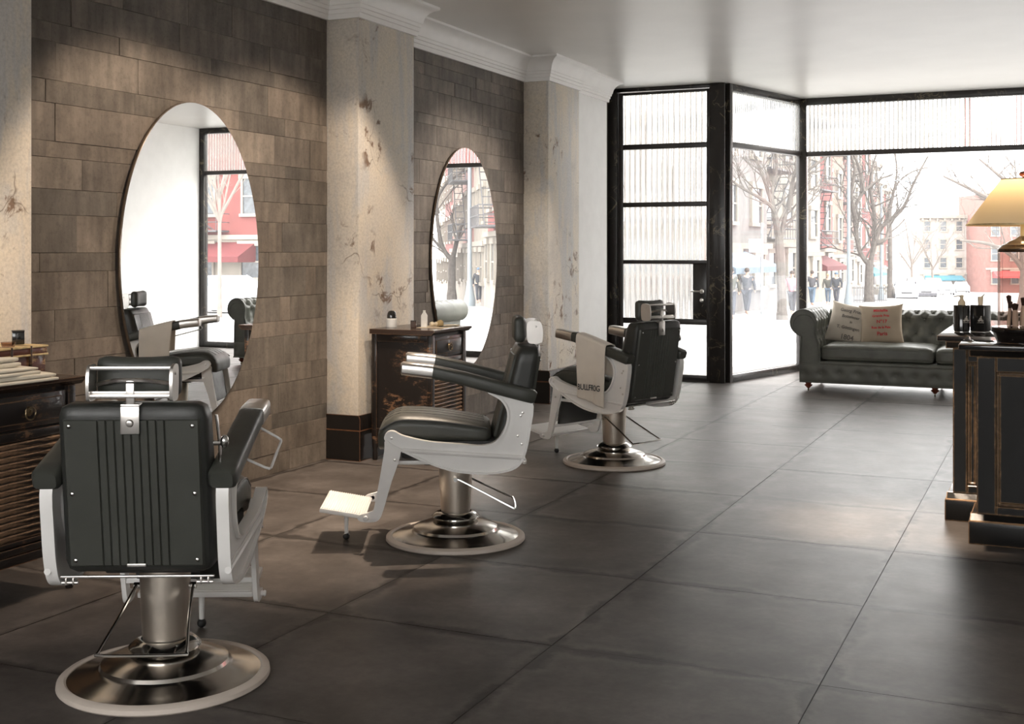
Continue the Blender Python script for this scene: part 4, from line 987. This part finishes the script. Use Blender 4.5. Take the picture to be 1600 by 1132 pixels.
def house(label, p, rz, W, H, mwall, mbase, seed, floors=4, bays=3, awn=None, escape=False, z=None, cat='building', grp='row houses along the street', stoop=True):
    z = gz(p[1]) if z is None else z; r = random.Random(seed)
    t = thing('row_house', label, cat, (p[0], p[1], z), rz, grp)    # front +x, width along y centred
    fh = H/floors
    b = BM(); box(b, -10, 0, -W/2, W/2, fh*.95, H); ob('upper_wall', b, mwall, t)
    b = BM(); box(b, -10, .12, -W/2, W/2, -1.5, fh*.95); ob('ground_storey', b, mbase, t)
    b = BM(); prism(b, [(-.1, H-.1), (.55, H), (.6, H+.25), (.6, H+.5), (-.1, H+.5)], -W/2, W/2, 'y')
    for k in range(9): box(b, .05, .45, -W/2+.3+k*(W-.8)/8, -W/2+.5+k*(W-.8)/8, H-.35, H)
    ob('roof_cornice', b, m_lime, t)
    b = BM(); box(b, -.05, .28, -W/2, W/2, fh*.95-.12, fh*.95+.12); ob('belt_course', b, m_lime, t)
    ww = W/bays*.42
    for f in range(floors):
        for k in range(bays):
            y = -W/2+W*(k+.5)/bays; z0 = f*fh+fh*(.30 if f else .35); z1 = f*fh+fh*.82
            if f == 0 and stoop and k == bays-1:
                b = BM(); bbox(b, .02, .18, y-.6, y+.6, .9, 3.0, .03, 1); ob('front_door', b, m_frame, t)
                b = BM()
                for q_ in range(5): box(b, .1, .4+.3*(5-q_), y-.8, y+.8, -1 if q_ == 0 else q_*.18-.02, (q_+1)*.18)
                ob('stoop', b, m_lime, t); continue
            key = (round(ww, 2), round(z1-z0, 2))
            if key not in win_mesh:
                h = z1-z0; b = BM(); wd = ww
                box(b, .0, .16, -wd/2-.14, wd/2+.14, -h/2-.16, -h/2); box(b, .0, .18, -wd/2-.16, wd/2+.16, h/2, h/2+.26)
                for s in (-1, 1): box(b, .0, .12, s*wd/2-.06, s*wd/2+.06, -h/2, h/2)
                box(b, .02, .10, -wd/2, wd/2, -.04, .04); o1 = ob('window', b, m_lime, t)
                b = BM(); box(b, .005, .045, -wd/2, wd/2, -h/2, h/2); o2 = ob('pane', b, m_wpane, o1); win_mesh[key] = (o1.data, o2.data)
            else:
                d1_, d2_ = win_mesh[key]; o1 = bpy.data.objects.new('window', d1_); COL.objects.link(o1); o1.parent = t
                o2 = bpy.data.objects.new('pane', d2_); COL.objects.link(o2); o2.parent = o1
            o1.location = (.12 if f == 0 else 0, y, (z0+z1)/2)
    if escape:
        b = BM()
        for f in range(1, floors):
            z0 = f*fh+.1; box(b, .0, 1.1, -W*.30, W*.18, z0, z0+.08)
            for zz in (.5, .95): tube(b, [(0, -W*.30, z0+zz), (1.1, -W*.30, z0+zz), (1.1, W*.18, z0+zz), (0, W*.18, z0+zz)], .025, 4)
            for q_ in range(12): tube(b, [(1.1, -W*.30+q_*W*.48/11, z0), (1.1, -W*.30+q_*W*.48/11, z0+.95)], .018, 4)
            if f < floors-1:
                for s in (0, .5): tube(b, [(.3+s, -W*.26, z0), (.3+s, W*.12, z0+fh)], .035, 4)
                for q_ in range(9): k = (q_+.5)/9; tube(b, [(.3, -W*.26+k*W*.38, z0+fh*k), (.8, -W*.26+k*W*.38, z0+fh*k)], .03, 4)
        ob('fire_escape', b, m_iron, t)
    if awn is not None:
        b = BM(); prism(b, [(.1, fh*.88), (1.7, fh*.66), (1.7, fh*.58), (.1, fh*.58)], -W*.42, W*.15, 'y'); ob('awning', b, m_awn[awn], t)
    return t
kinds = [(4, 5, 'white fronted house first in the row beyond the door glass'), (5, 5, 'grey stone house with blue grey awning seen through the side window'), (1, 4, 'cream house with fire escape seen through the side window'),
         (4, 1, 'white house at the right edge of the side window'), (0, 1, 'bright red brick house with fire escape at left of the front window'), (2, 1, 'tan house next to the bright red one'), (3, 1, 'pink brick house with iron fire escape behind the lamp post'),
         (1, 4, 'cream house behind the forked tree'), (0, 5, 'deep red house past the forked tree'), (3, 1, 'pink brick house behind the parked cars'), (2, 1, 'tan house far along the row'), (0, 1, 'small far red brick house near the row end')]
a = 33.0
for k, (mw, mb, lab) in enumerate(kinds):
    W = [10, 10.5, 10.5, 11, 9, 8.5, 9, 9, 10, 10, 11, 12][k]; p = sp(a+W/2, 0)
    house(lab, p, SROT, W-.03, [12.5, 11.5, 13, 12, 14, 13, 14.5, 13, 14, 13, 12, 12][k], m_brick[mw], m_brick[mb] if mb != 1 else m_lime, k, 4, 3, {1: 1, 4: 0, 9: 3}.get(k), k in (0, 2, 4, 6, 7, 9), stoop=k > 7); a += W
def mplace(px, Y): p = place(px, Y); return (-9.52-p[0], p[1])
def far(px0, px1, Y, H, mw, mb, lab, seed, floors=3, bays=3, awn=None):
    p0, p1 = place(px0, Y), place(px1, Y); c = ((p0[0]+p1[0])/2, (p0[1]+p1[1])/2); W = math.dist(p0, p1)
    house(lab, c, -PI/2+YAW, W, H, mw, mb, seed, floors, bays, awn, z=gz(c[1]), grp='buildings closing the street', stoop=False)
far(1436, 1536, 172, 10.4, m_brick[4], m_brick[4], 'white building closing the street with teal awning', 31, 4, 4, 3)
far(1540, 1660, 165, 13.5, m_brick[3], m_brick[3], 'pink building at the street end behind the lamp with red awning', 32, 4, 4, 2)
# right side of the street, seen in the near mirror
house('red brick house across the street seen only in the near mirror', (33.8, 52), -PI/2, 15, 14, m_brick[0], m_lime, 41, 4, 5, 0, True, grp='houses on the right of the street')
house('tan house beside it seen only in the near mirror', (49.2, 52), -PI/2, 15, 13, m_brick[3], m_lime, 42, 4, 5, None, True, grp='houses on the right of the street')
# cross street row, seen only in the far mirror
SD2 = Vector((.521, .862)).normalized(); N2 = Vector((SD2.y, -SD2.x)); Q0 = Vector(mplace(795, 50)); a2 = 0
for k2, (mw, mb, lab) in enumerate([(0, 1, 'red brick house nearest in the far mirror'), (1, 4, 'cream house second in the far mirror'), (3, 1, 'pink brick house third in the far mirror'), (2, 1, 'tan house fourth in the far mirror'), (0, 1, 'red brick house fifth in the far mirror'), (1, 1, 'cream house last in the far mirror')]):
    W = [9, 8, 8, 9, 9, 10][k2]; p = Q0+SD2*(a2+W/2)
    house(lab, p, math.atan2(N2.y, N2.x), W-.03, [14, 13, 13.5, 13, 12, 12][k2], m_brick[mw], m_brick[mb] if mb != 1 else m_lime, 60+k2, 4, 3, None, k2 in (0, 2), stoop=False, grp='houses on the cross street'); a2 += W
# trees
m_bark = simple('grey_brown_bark', (.115, .10, .088), .9, var=.2, scale=4, bump=.5, bscale=20, bdist=.02)
m_barkp = simple('pale_bark', (.20, .175, .155), .9, var=.12, scale=4)
m_barkw = simple('whitish_bark', (.40, .36, .33), .9, var=.08, scale=4)
def twigs(b, p, d, L, r, depth, rg, n=2):
    q_ = p.copy(); pts = [p.copy()]; dd = d.copy(); seg = 4
    for k in range(seg):
        dd = (dd+Vector((rg.uniform(-1, 1), rg.uniform(-1, 1), rg.uniform(-.5, .8)))*.22).normalized(); q_ = q_+dd*(L/seg); pts.append(q_.copy())
    tube(b, pts, [r*(1-.13*k) for k in range(seg+1)], 5 if r > .03 else 3)
    if depth <= 0: return
    for k in range(n+ (1 if rg.random() < .5 else 0)):
        i = rg.choice([2, 3, 4]); nd = (dd+Vector((rg.uniform(-1, 1), rg.uniform(-1, 1), rg.uniform(-.4, .8)))*.85).normalized()
        twigs(b, pts[i], nd, L*rg.uniform(.55, .8), r*.52, depth-1, rg, n)
def tree(label, px, Y, limbs, r0, seed, m, depth=3, twl=1.6, nt=2, xy=None, rz=YAW):
    """limbs: lists of (lateral m, height m, depth m); first is the trunk"""
    p = xy or place(px, Y); t = thing('bare_tree', label, 'tree', (p[0], p[1], gz(p[1])-.1), rz, 'bare street trees')
    rg = random.Random(seed); b = BM(); tr_ = limbs[0]
    pts = crom([(x, y, z) for x, z, y in tr_], 4); tube(b, pts, [r0*(1.25 if k < 2 else 1)*(1-.25*k/len(pts)) for k in range(len(pts))], 10); ob('trunk', b, m, t)
    b = BM(); b2 = BM()
    for L in limbs[1:]:
        pts = crom([(x, y, z) for x, z, y in L], 4); n = len(pts); r1 = r0*.58
        tube(b, pts, [r1*(1-.75*k/n) for k in range(n)], 7)
        for k in range(2, n):
            if rg.random() < .8:
                d = (pts[k]-pts[k-1]).normalized(); nd = (d*.6+Vector((rg.uniform(-1, 1), rg.uniform(-1, 1), rg.uniform(-.3, 1)))).normalized()
                twigs(b2, pts[k], nd, twl*rg.uniform(.6, 1.2), r1*(1-.75*k/n)*.45, depth, rg, nt)
    ob('limbs', b, m, t); tag(ob('twigs', b2, m, t, flat=True), kind='stuff')
def gen_limbs(H, spread, n, rg, lean=0):
    L = [[(0, 0, 0), (lean*.3, H*.2, 0), (lean*.5, H*.42, 0)]]
    for k in range(n):
        an = 2*PI*k/n+rg.uniform(-.4, .4); x0, z0 = lean*.5, H*rg.uniform(.30, .42); sx, sy = math.cos(an)*spread, math.sin(an)*spread
        L.append([(x0, z0, 0), (x0+sx*.3, z0+H*.18, sy*.3), (x0+sx*.65, z0+H*.38, sy*.65), (x0+sx, H*rg.uniform(.8, 1.0), sy)])
    return L
def px2(base, s, L): return [[((x-base[0])/s, (base[1]-y)/s, dy) for x, y, dy in l] for l in L]
tree('big forked tree seen through the side window', 1222, 40, px2((1222, 500), 47, [
    [(1222, 500, 0), (1221, 440, 0), (1218, 385, 0), (1217, 362, 0)], [(1217, 368, 0), (1207, 325, -.3), (1186, 306, -.5), (1150, 286, -.6), (1120, 262, -.6)],
    [(1219, 372, 0), (1230, 330, .3), (1244, 290, .5), (1264, 262, .5), (1300, 232, .3), (1330, 190, .2)], [(1216, 366, 0), (1211, 300, .5), (1224, 245, 1), (1216, 180, 1.4)],
    [(1209, 320, 0), (1204, 270, 1), (1190, 220, 1.6)], [(1232, 320, 0), (1230, 270, -1), (1246, 215, -1.5)]]), .165, 5, m_bark, 3, 1.3)
tree('big curving forked tree in the middle of the front window', 1358, 75, px2((1358, 471), 25, [
    [(1358, 471, 0), (1358, 430, 0), (1359, 402, 0)], [(1358, 410, 0), (1344, 390, 0), (1337, 355, 0), (1336, 322, 0), (1349, 297, 0), (1372, 278, .3), (1398, 268, .4)],
    [(1360, 406, 0), (1368, 372, 0), (1376, 352, 0), (1397, 334, 0), (1414, 316, 0), (1424, 290, 0), (1438, 262, 0), (1450, 240, 0)],
    [(1366, 378, 0), (1372, 330, .8), (1368, 280, 1.2), (1380, 235, 1.5)], [(1337, 340, 0), (1326, 300, -.5), (1330, 262, -.8), (1318, 228, -1)], [(1370, 375, 0), (1385, 368, 0), (1396, 345, 1)],
    [(1349, 297, 0), (1352, 262, 1), (1340, 225, 1.5)]]), .30, 6, m_bark, 3, 1.9)
tree('straight dark trunked tree beside the white banner', 1391, 92, px2((1391, 468), 20.4, [[(1391, 468, 0), (1391, 400, 0), (1390, 330, 0)], [(1390, 335, 0), (1400, 290, 0), (1425, 268, 0), (1455, 260, 0)], [(1390, 350, 0), (1380, 300, 1), (1375, 250, 1)], [(1391, 320, 0), (1395, 270, -1), (1388, 225, -1)]]), .2, 7, m_bark, 3, 1.7)
rg = random.Random(3)
tree('pale small tree before the white end building', 1457, 135, gen_limbs(7.5, 2.8, 5, rg), .14, 8, m_barkp, 3, 1.3)
tree('leaning tree at right whose limbs pass behind the lamp shade', 1600, 62, px2((1600, 462), 30.3, [
    [(1600, 462, 0), (1602, 400, 0), (1598, 330, 0), (1596, 290, 0)], [(1597, 300, 0), (1580, 268, 0), (1560, 250, 0), (1530, 225, 0)], [(1597, 320, 0), (1560, 290, .5), (1520, 268, .8), (1485, 250, 1)],
    [(1597, 290, 0), (1610, 250, 0), (1640, 210, 0)], [(1600, 400, 0), (1580, 375, 0), (1545, 358, 0), (1500, 352, 0)]]), .28, 9, m_barkp, 3, 1.5)
tree('far pale tree behind the white parked cars', 1425, 150, gen_limbs(9, 3.5, 6, rg), .18, 10, m_barkp, 3, 1.5)
tree('whitish bare tree seen only in the near mirror', 0, 0, gen_limbs(10, 3.2, 11, rg), .07, 11, m_barkp, 3, 1.5, 2, xy=mplace(374, 41))
tree('curving tree seen only in the far mirror', 0, 0, [[(-x_, z_, y_) for x_, z_, y_ in l] for l in px2((1358, 471), 25, [
    [(1358, 471, 0), (1358, 430, 0), (1359, 402, 0)], [(1358, 410, 0), (1344, 390, 0), (1337, 355, 0), (1336, 322, 0), (1349, 297, 0), (1372, 278, .3), (1398, 268, .4)],
    [(1360, 406, 0), (1368, 372, 0), (1376, 352, 0), (1397, 334, 0), (1414, 316, 0), (1424, 290, 0)], [(1337, 340, 0), (1326, 300, -.5), (1330, 262, -.8)]])], .26, 12, m_bark, 3, 1.9, 2, mplace(706, 72), -YAW)
# lamp posts, sign, banner
m_post = simple('pale_blue_post', (.22, .26, .29), .5, var=.05); m_postd = simple('grey_post', (.30, .33, .34), .5)
def lamppost(label, px, Y, H, r_, m, xy=None):
    p = xy or place(px, Y); t = thing('street_lamp', label, 'street lamp', (p[0], p[1], gz(p[1])), YAW, 'street lamps')
    b = BM(); lathe(b, [(0, -.3), (r_*2.6, -.3), (r_*2.6, .25), (r_*2, .5), (r_*1.5, .9), (r_, 1.3), (r_*.8, H), (0, H)], 14); ob('post', b, m, t)
    b = BM(); tube(b, crom([(0, 0, H-.3), (.2, 0, H+.1), (1.0, 0, H+.35), (2.0, 0, H+.3)], 4), r_*.5, 7); ob('arm', b, m, t)
    b = BM(); ball(b, (2.2, 0, H+.24), (.4, .16, .12), 12); ob('lamp_head', b, m, t)
lamppost('tall pale blue street lamp left of the forked tree', 1326, 66, 8.6, .10, m_post); lamppost('slimmer pale lamp post right of the forked tree', 1377, 84, 8.0, .09, m_post)
lamppost('pale street lamp seen only in the far mirror', 0, 0, 8.6, .11, m_post, mplace(734, 60))
p = place(1190.5, 41); t = thing('sign_post', 'grey street sign post seen through the side window', 'sign', (p[0], p[1], gz(p[1])), YAW)
b = BM(); lathe(b, [(0, -.2), (.05, -.2), (.05, 3.3), (0, 3.32)], 8); ob('post', b, m_postd, t)
b = BM(); bbox(b, -.45, -.02, -.02, .02, 2.3, 2.75, .01); ob('sign_plate', b, simple('white_blue_sign', (.45, .60, .72), .5, var=.4, scale=8), t)
p = place(1398, 96); t = thing('street_banner', 'tall white banner on a pole beyond the parked cars', 'banner', (p[0], p[1], gz(p[1])), YAW)
b = BM(); lathe(b, [(0, -.2), (.05, -.2), (.05, 8.3), (0, 8.3)], 8, T(-.34, 0, 0)); ob('post', b, m_post, t)
b = BM(); bbox(b, -.30, .32, -.015, .015, 2.2, 8.1, .01); ob('banner_cloth', b, m_wht, t)
# low iron railing by forked tree
def railing(label, px0, px1, Y, n):
    p0, p1 = place(px0, Y), place(px1, Y); W = math.dist(p0, p1); t = thing('iron_railing', label, 'railing', (p0[0], p0[1], gz(p0[1])+.0), YAW)
    b = BM(); box(b, 0, W, -.02, .02, .9, .94); box(b, 0, W, -.02, .02, .15, .19); ob('rail', b, m_iron, t)
    for k in range(n):
        x = W*k/(n-1); b = BM(); box(b, x-.015, x+.015, -.015, .015, -.2, 1.02); ob('picket', b, m_iron, t)
railing('low iron railing between lamp post and forked tree', 1332, 1350, 73, 8); railing('low iron railing right of the forked tree', 1366, 1386, 74, 8)
# cars
m_tyre = simple('tyre', (.05, .05, .05), .8); m_cg = simple('car_glass', (.18, .22, .26), .08); m_lamp = simple('headlight', (.8, .8, .78), .1)
m_cars = [simple('silver_white_car_paint', (.42, .45, .50), .25, var=.02, coat=.6), simple('dark_car_paint', (.12, .12, .14), .25, coat=.6), simple('white_car_paint', (.55, .56, .58), .25, coat=.6)]
def car(label, x, y, rz, mi, suv=0):
    t = thing('parked_car', label, 'car', (x, y, gz(y)-.10), rz, 'parked cars')       # front +x
    h = .28*suv
    low = [(-2.2, .35), (-2.22, .62), (-2.1, .92+h*.5), (-1.2, .98+h*.5), (.95, .96+h*.4), (1.75, .84+h*.4), (2.15, .72+h*.2), (2.25, .52), (2.2, .28), (1.85, .24), (1.75, .45), (1.45, .58), (1.15, .45), (1.05, .22), (-1.05, .22), (-1.15, .45), (-1.45, .58), (-1.75, .45), (-1.85, .24)]
    b = BM(); prism(b, low, -.84, .84, 'y'); bmesh.ops.bevel(b, geom=[e for e in b.edges if abs(e.verts[0].co.y-e.verts[1].co.y) < 1e-5], offset=.07, segments=2, affect='EDGES'); ob('body', b, m_cars[mi], t, ang=30)
    top = [(-1.75, .95+h*.5), (-1.15, 1.38+h), (.15, 1.42+h), (1.0, .95+h*.4)] if not suv else [(-2.05, .95+h*.5), (-1.85, 1.42+h), (.25, 1.44+h), (1.0, .95+h*.4)]
    b = BM(); A = [b.verts.new((x_, -.78 if z_ < 1.2 else -.62, z_)) for x_, z_ in top]; B = [b.verts.new((x_, .78 if z_ < 1.2 else .62, z_)) for x_, z_ in top]
    b.faces.new(A); b.faces.new(B[::-1])
    for i in range(4): b.faces.new((A[i], A[(i+1) % 4], B[(i+1) % 4], B[i]))
    ob('window_glass', b, m_cg, t, flat=True)
    x0_, x1_, zt = top[1][0], top[2][0], top[1][1]
    b = BM(); bbox(b, x0_-.04, x1_+.04, -.64, .64, zt-.03, zt+.05, .02, 1)
    for s in (-1, 1):
        for (xa, za), (xb, zb) in ((top[0], top[1]), (top[2], top[3])): tube(b, [(xa, s*(.78 if za < 1.2 else .62), za), (xb, s*(.78 if zb < 1.2 else .62), zb)], .04, 5)
        tube(b, [(-.4, s*.79, .96+h*.4), (-.45, s*.63, zt)], .04, 5)
    ob('roof', b, m_cars[mi], t)
    for sx in (-1.45, 1.45):
        for s in (-1, 1):
            b = BM(); lathe(b, [(0, 0), (.19, .0), (.20, .02), (.31, .03), (.32, .06), (.32, .18), (0, .2)], 18, T(sx, s*.90, .32)@RX(s*R(90))); ob('wheel', b, m_tyre, t)
    for s in (-1, 1):
        b = BM(); ball(b, (2.16, s*.62, .66+h*.2), (.06, .17, .08), 10); ob('headlight', b, m_lamp, t)
    b = BM(); bbox(b, 2.16, 2.235, -.4, .4, .52, .68, .02, 1); ob('grille', b, m_iron, t)
for lab, px, Y, mi, suv in (('silver white saloon car parked nearest behind the sofa', 1414, 93, 0, 0), ('dark parked car just behind the silver saloon', 1444, 103, 1, 0), ('white parked van beyond the silver saloon', 1431, 110, 2, 1),
                            ('white parked car in the middle of the row of cars', 1459, 122, 2, 1), ('white parked car before the teal awning', 1476, 132, 2, 0), ('farthest white parked car under the teal awning', 1502, 160, 2, 0)):
    p = place(px, Y); car(lab, p[0], p[1], SROT-PI/2+R(14), mi, suv)
p = mplace(396, 46); car('white car across the street seen only in the near mirror', p[0], p[1], PI, 0, 0)
# people
m_skin = simple('skin', (.52, .34, .26), .6)
def person(label, px, Y, heading, coat, legs, hair, h=1.72, stride=.28, hat=False, arms=.15, xy=None):
    p = xy or place(px, Y); t = thing('person', label, 'person', (p[0], p[1], gz(p[1])+.04), heading, 'people walking on the sidewalk'); k = h/1.72
    def skin(name, vs, es, m, parent, root=0, sub=1):
        me = bpy.data.meshes.new(name); me.from_pydata([tuple(c*k for c in v[:3]) for v in vs], es, []); o = bpy.data.objects.new(name, me); COL.objects.link(o); o.parent = parent; me.materials.append(m)
        sk = o.modifiers.new('skin', 'SKIN')
        for i, v in enumerate(vs):
            rr = v[3] if isinstance(v[3], tuple) else (v[3], v[3]); me.skin_vertices[0].data[i].radius = (rr[0]*k, rr[1]*k)
        me.skin_vertices[0].data[root].use_root = True
        o.modifiers.new('sub', 'SUBSURF').levels = sub; o.modifiers['sub'].render_levels = sub; sk.use_smooth_shade = True; return o
    s = stride; a = arms
    vs = [(0, 0, .95, (.13, .10)), (0, 0, 1.20, (.12, .10)), (0, 0, 1.38, (.13, .11)), (.01, 0, 1.47, .055), (.02, 0, 1.53, .06), (.03, 0, 1.60, (.085, .075)), (.02, 0, 1.68, .06),
          (0, .09, .90, .085), (s*.45, .10, .50, .055), (s*.9, .10, .08, .04), (s*.9+.14, .10, .04, .035), (0, -.09, .90, .085), (-s*.25, -.10, .50, .055), (-s, -.10, .10, .04), (-s+.13, -.10, .04, .035),
          (0, .19, 1.38, .055), (-a*.6, .25, 1.12, .042), (a*.2, .26, .88, .032), (a*.3, .26, .80, .035), (0, -.19, 1.38, .055), (a*.6, -.25, 1.12, .042), (a*1.4, -.24, .90, .032), (a*1.6, -.24, .82, .035)]
    es = [(0, 1), (1, 2), (2, 3), (3, 4), (4, 5), (5, 6), (0, 7), (7, 8), (8, 9), (9, 10), (0, 11), (11, 12), (12, 13), (13, 14), (2, 15), (15, 16), (16, 17), (17, 18), (2, 19), (19, 20), (20, 21), (21, 22)]
    body = skin('body', vs, es, m_skin, t)
    cv = [(0, 0, .86, (.20, .16)), (0, 0, 1.10, (.19, .15)), (0, 0, 1.34, (.19, .14)), (0, 0, 1.46, (.09, .08)), (0, .20, 1.39, .075), (-a*.6, .265, 1.12, .062), (a*.2, .27, .90, .05), (0, -.20, 1.39, .075), (a*.6, -.265, 1.12, .062), (a*1.4, -.25, .91, .05)]
    skin('coat', cv, [(0, 1), (1, 2), (2, 3), (2, 4), (4, 5), (5, 6), (2, 7), (7, 8), (8, 9)], coat, body)
    tv = [(0, 0, .93, (.16, .13)), (0, .09, .86, .105), (s*.45, .10, .50, .078), (s*.88, .10, .13, .062), (0, -.09, .86, .105), (-s*.25, -.10, .50, .078), (-s*.98, -.10, .14, .062)]
    skin('trousers', tv, [(0, 1), (1, 2), (2, 3), (0, 4), (4, 5), (5, 6)], legs, body)
    b = BM(); ball(b, (.01*k, 0, 1.665*k), (.105*k, .095*k, .095*k if not hat else .085*k), 12)
    if hat: lathe(b, [(.10*k, 1.63*k), (.108*k, 1.635*k), (.108*k, 1.67*k), (.10*k, 1.67*k)], 14, None, False)
    ob('hat' if hat else 'hair', b, hair, body)
    b = BM(); ball(b, (.115*k, 0, 1.59*k), (.022*k, .012*k, .018*k), 8)
    for q_ in (-1, 1): ball(b, (.02*k, q_*.092*k, 1.59*k), (.018*k, .012*k, .028*k), 8); ball(b, (.098*k, q_*.03*k, 1.615*k), .010*k, 6)
    ob('face_features', b, m_skin, body)
c_blk = simple('black_coat', (.035, .04, .05), .8); c_olv = simple('olive_coat', (.07, .07, .055), .8); c_gr = simple('grey_coat', (.07, .07, .08), .8); c_jean = simple('blue_jeans', (.10, .15, .21), .8); c_dk = simple('dark_trousers', (.05, .055, .07), .8)
h_bl = simple('blond_hair', (.45, .34, .20), .8); h_dk = simple('dark_hair', (.07, .05, .04), .8); h_cap = simple('blue_cap', (.10, .16, .24), .8); c_pk = simple('pink_jacket', (.55, .25, .28), .8)
TO = SROT-PI/2
person('person in black coat and blue cap walking toward the shop', 1307, 65, TO, c_blk, c_dk, h_cap, 1.76, hat=True)
person('blond person in olive coat walking beside the person in black', 1294, 66, TO+.1, c_olv, c_jean, h_bl, 1.68)
person('person in dark jacket and jeans walking away at the window corner', 1269, 62, TO+PI, c_gr, c_jean, h_dk, 1.80)
person('person in dark grey coat seen from behind through the side window', 1167, 45, TO+PI, c_gr, c_dk, h_dk, 1.74)
person('person in olive coat at the left edge of the side window', 1142, 40, TO+PI+.2, c_olv, c_dk, h_dk, 1.70)
person('person in pink jacket beside the sofa end of the side window', 1238, 46, TO, c_pk, c_gr, h_dk, 1.66)
person('person in black coat seen only in the far mirror', 0, 0, -PI*.7, c_blk, c_dk, h_cap, 1.78, hat=True, xy=mplace(748, 61))
person('blond person in olive coat seen only in the far mirror', 0, 0, -PI*.7, c_olv, c_jean, h_bl, 1.70, xy=mplace(761, 61.6))
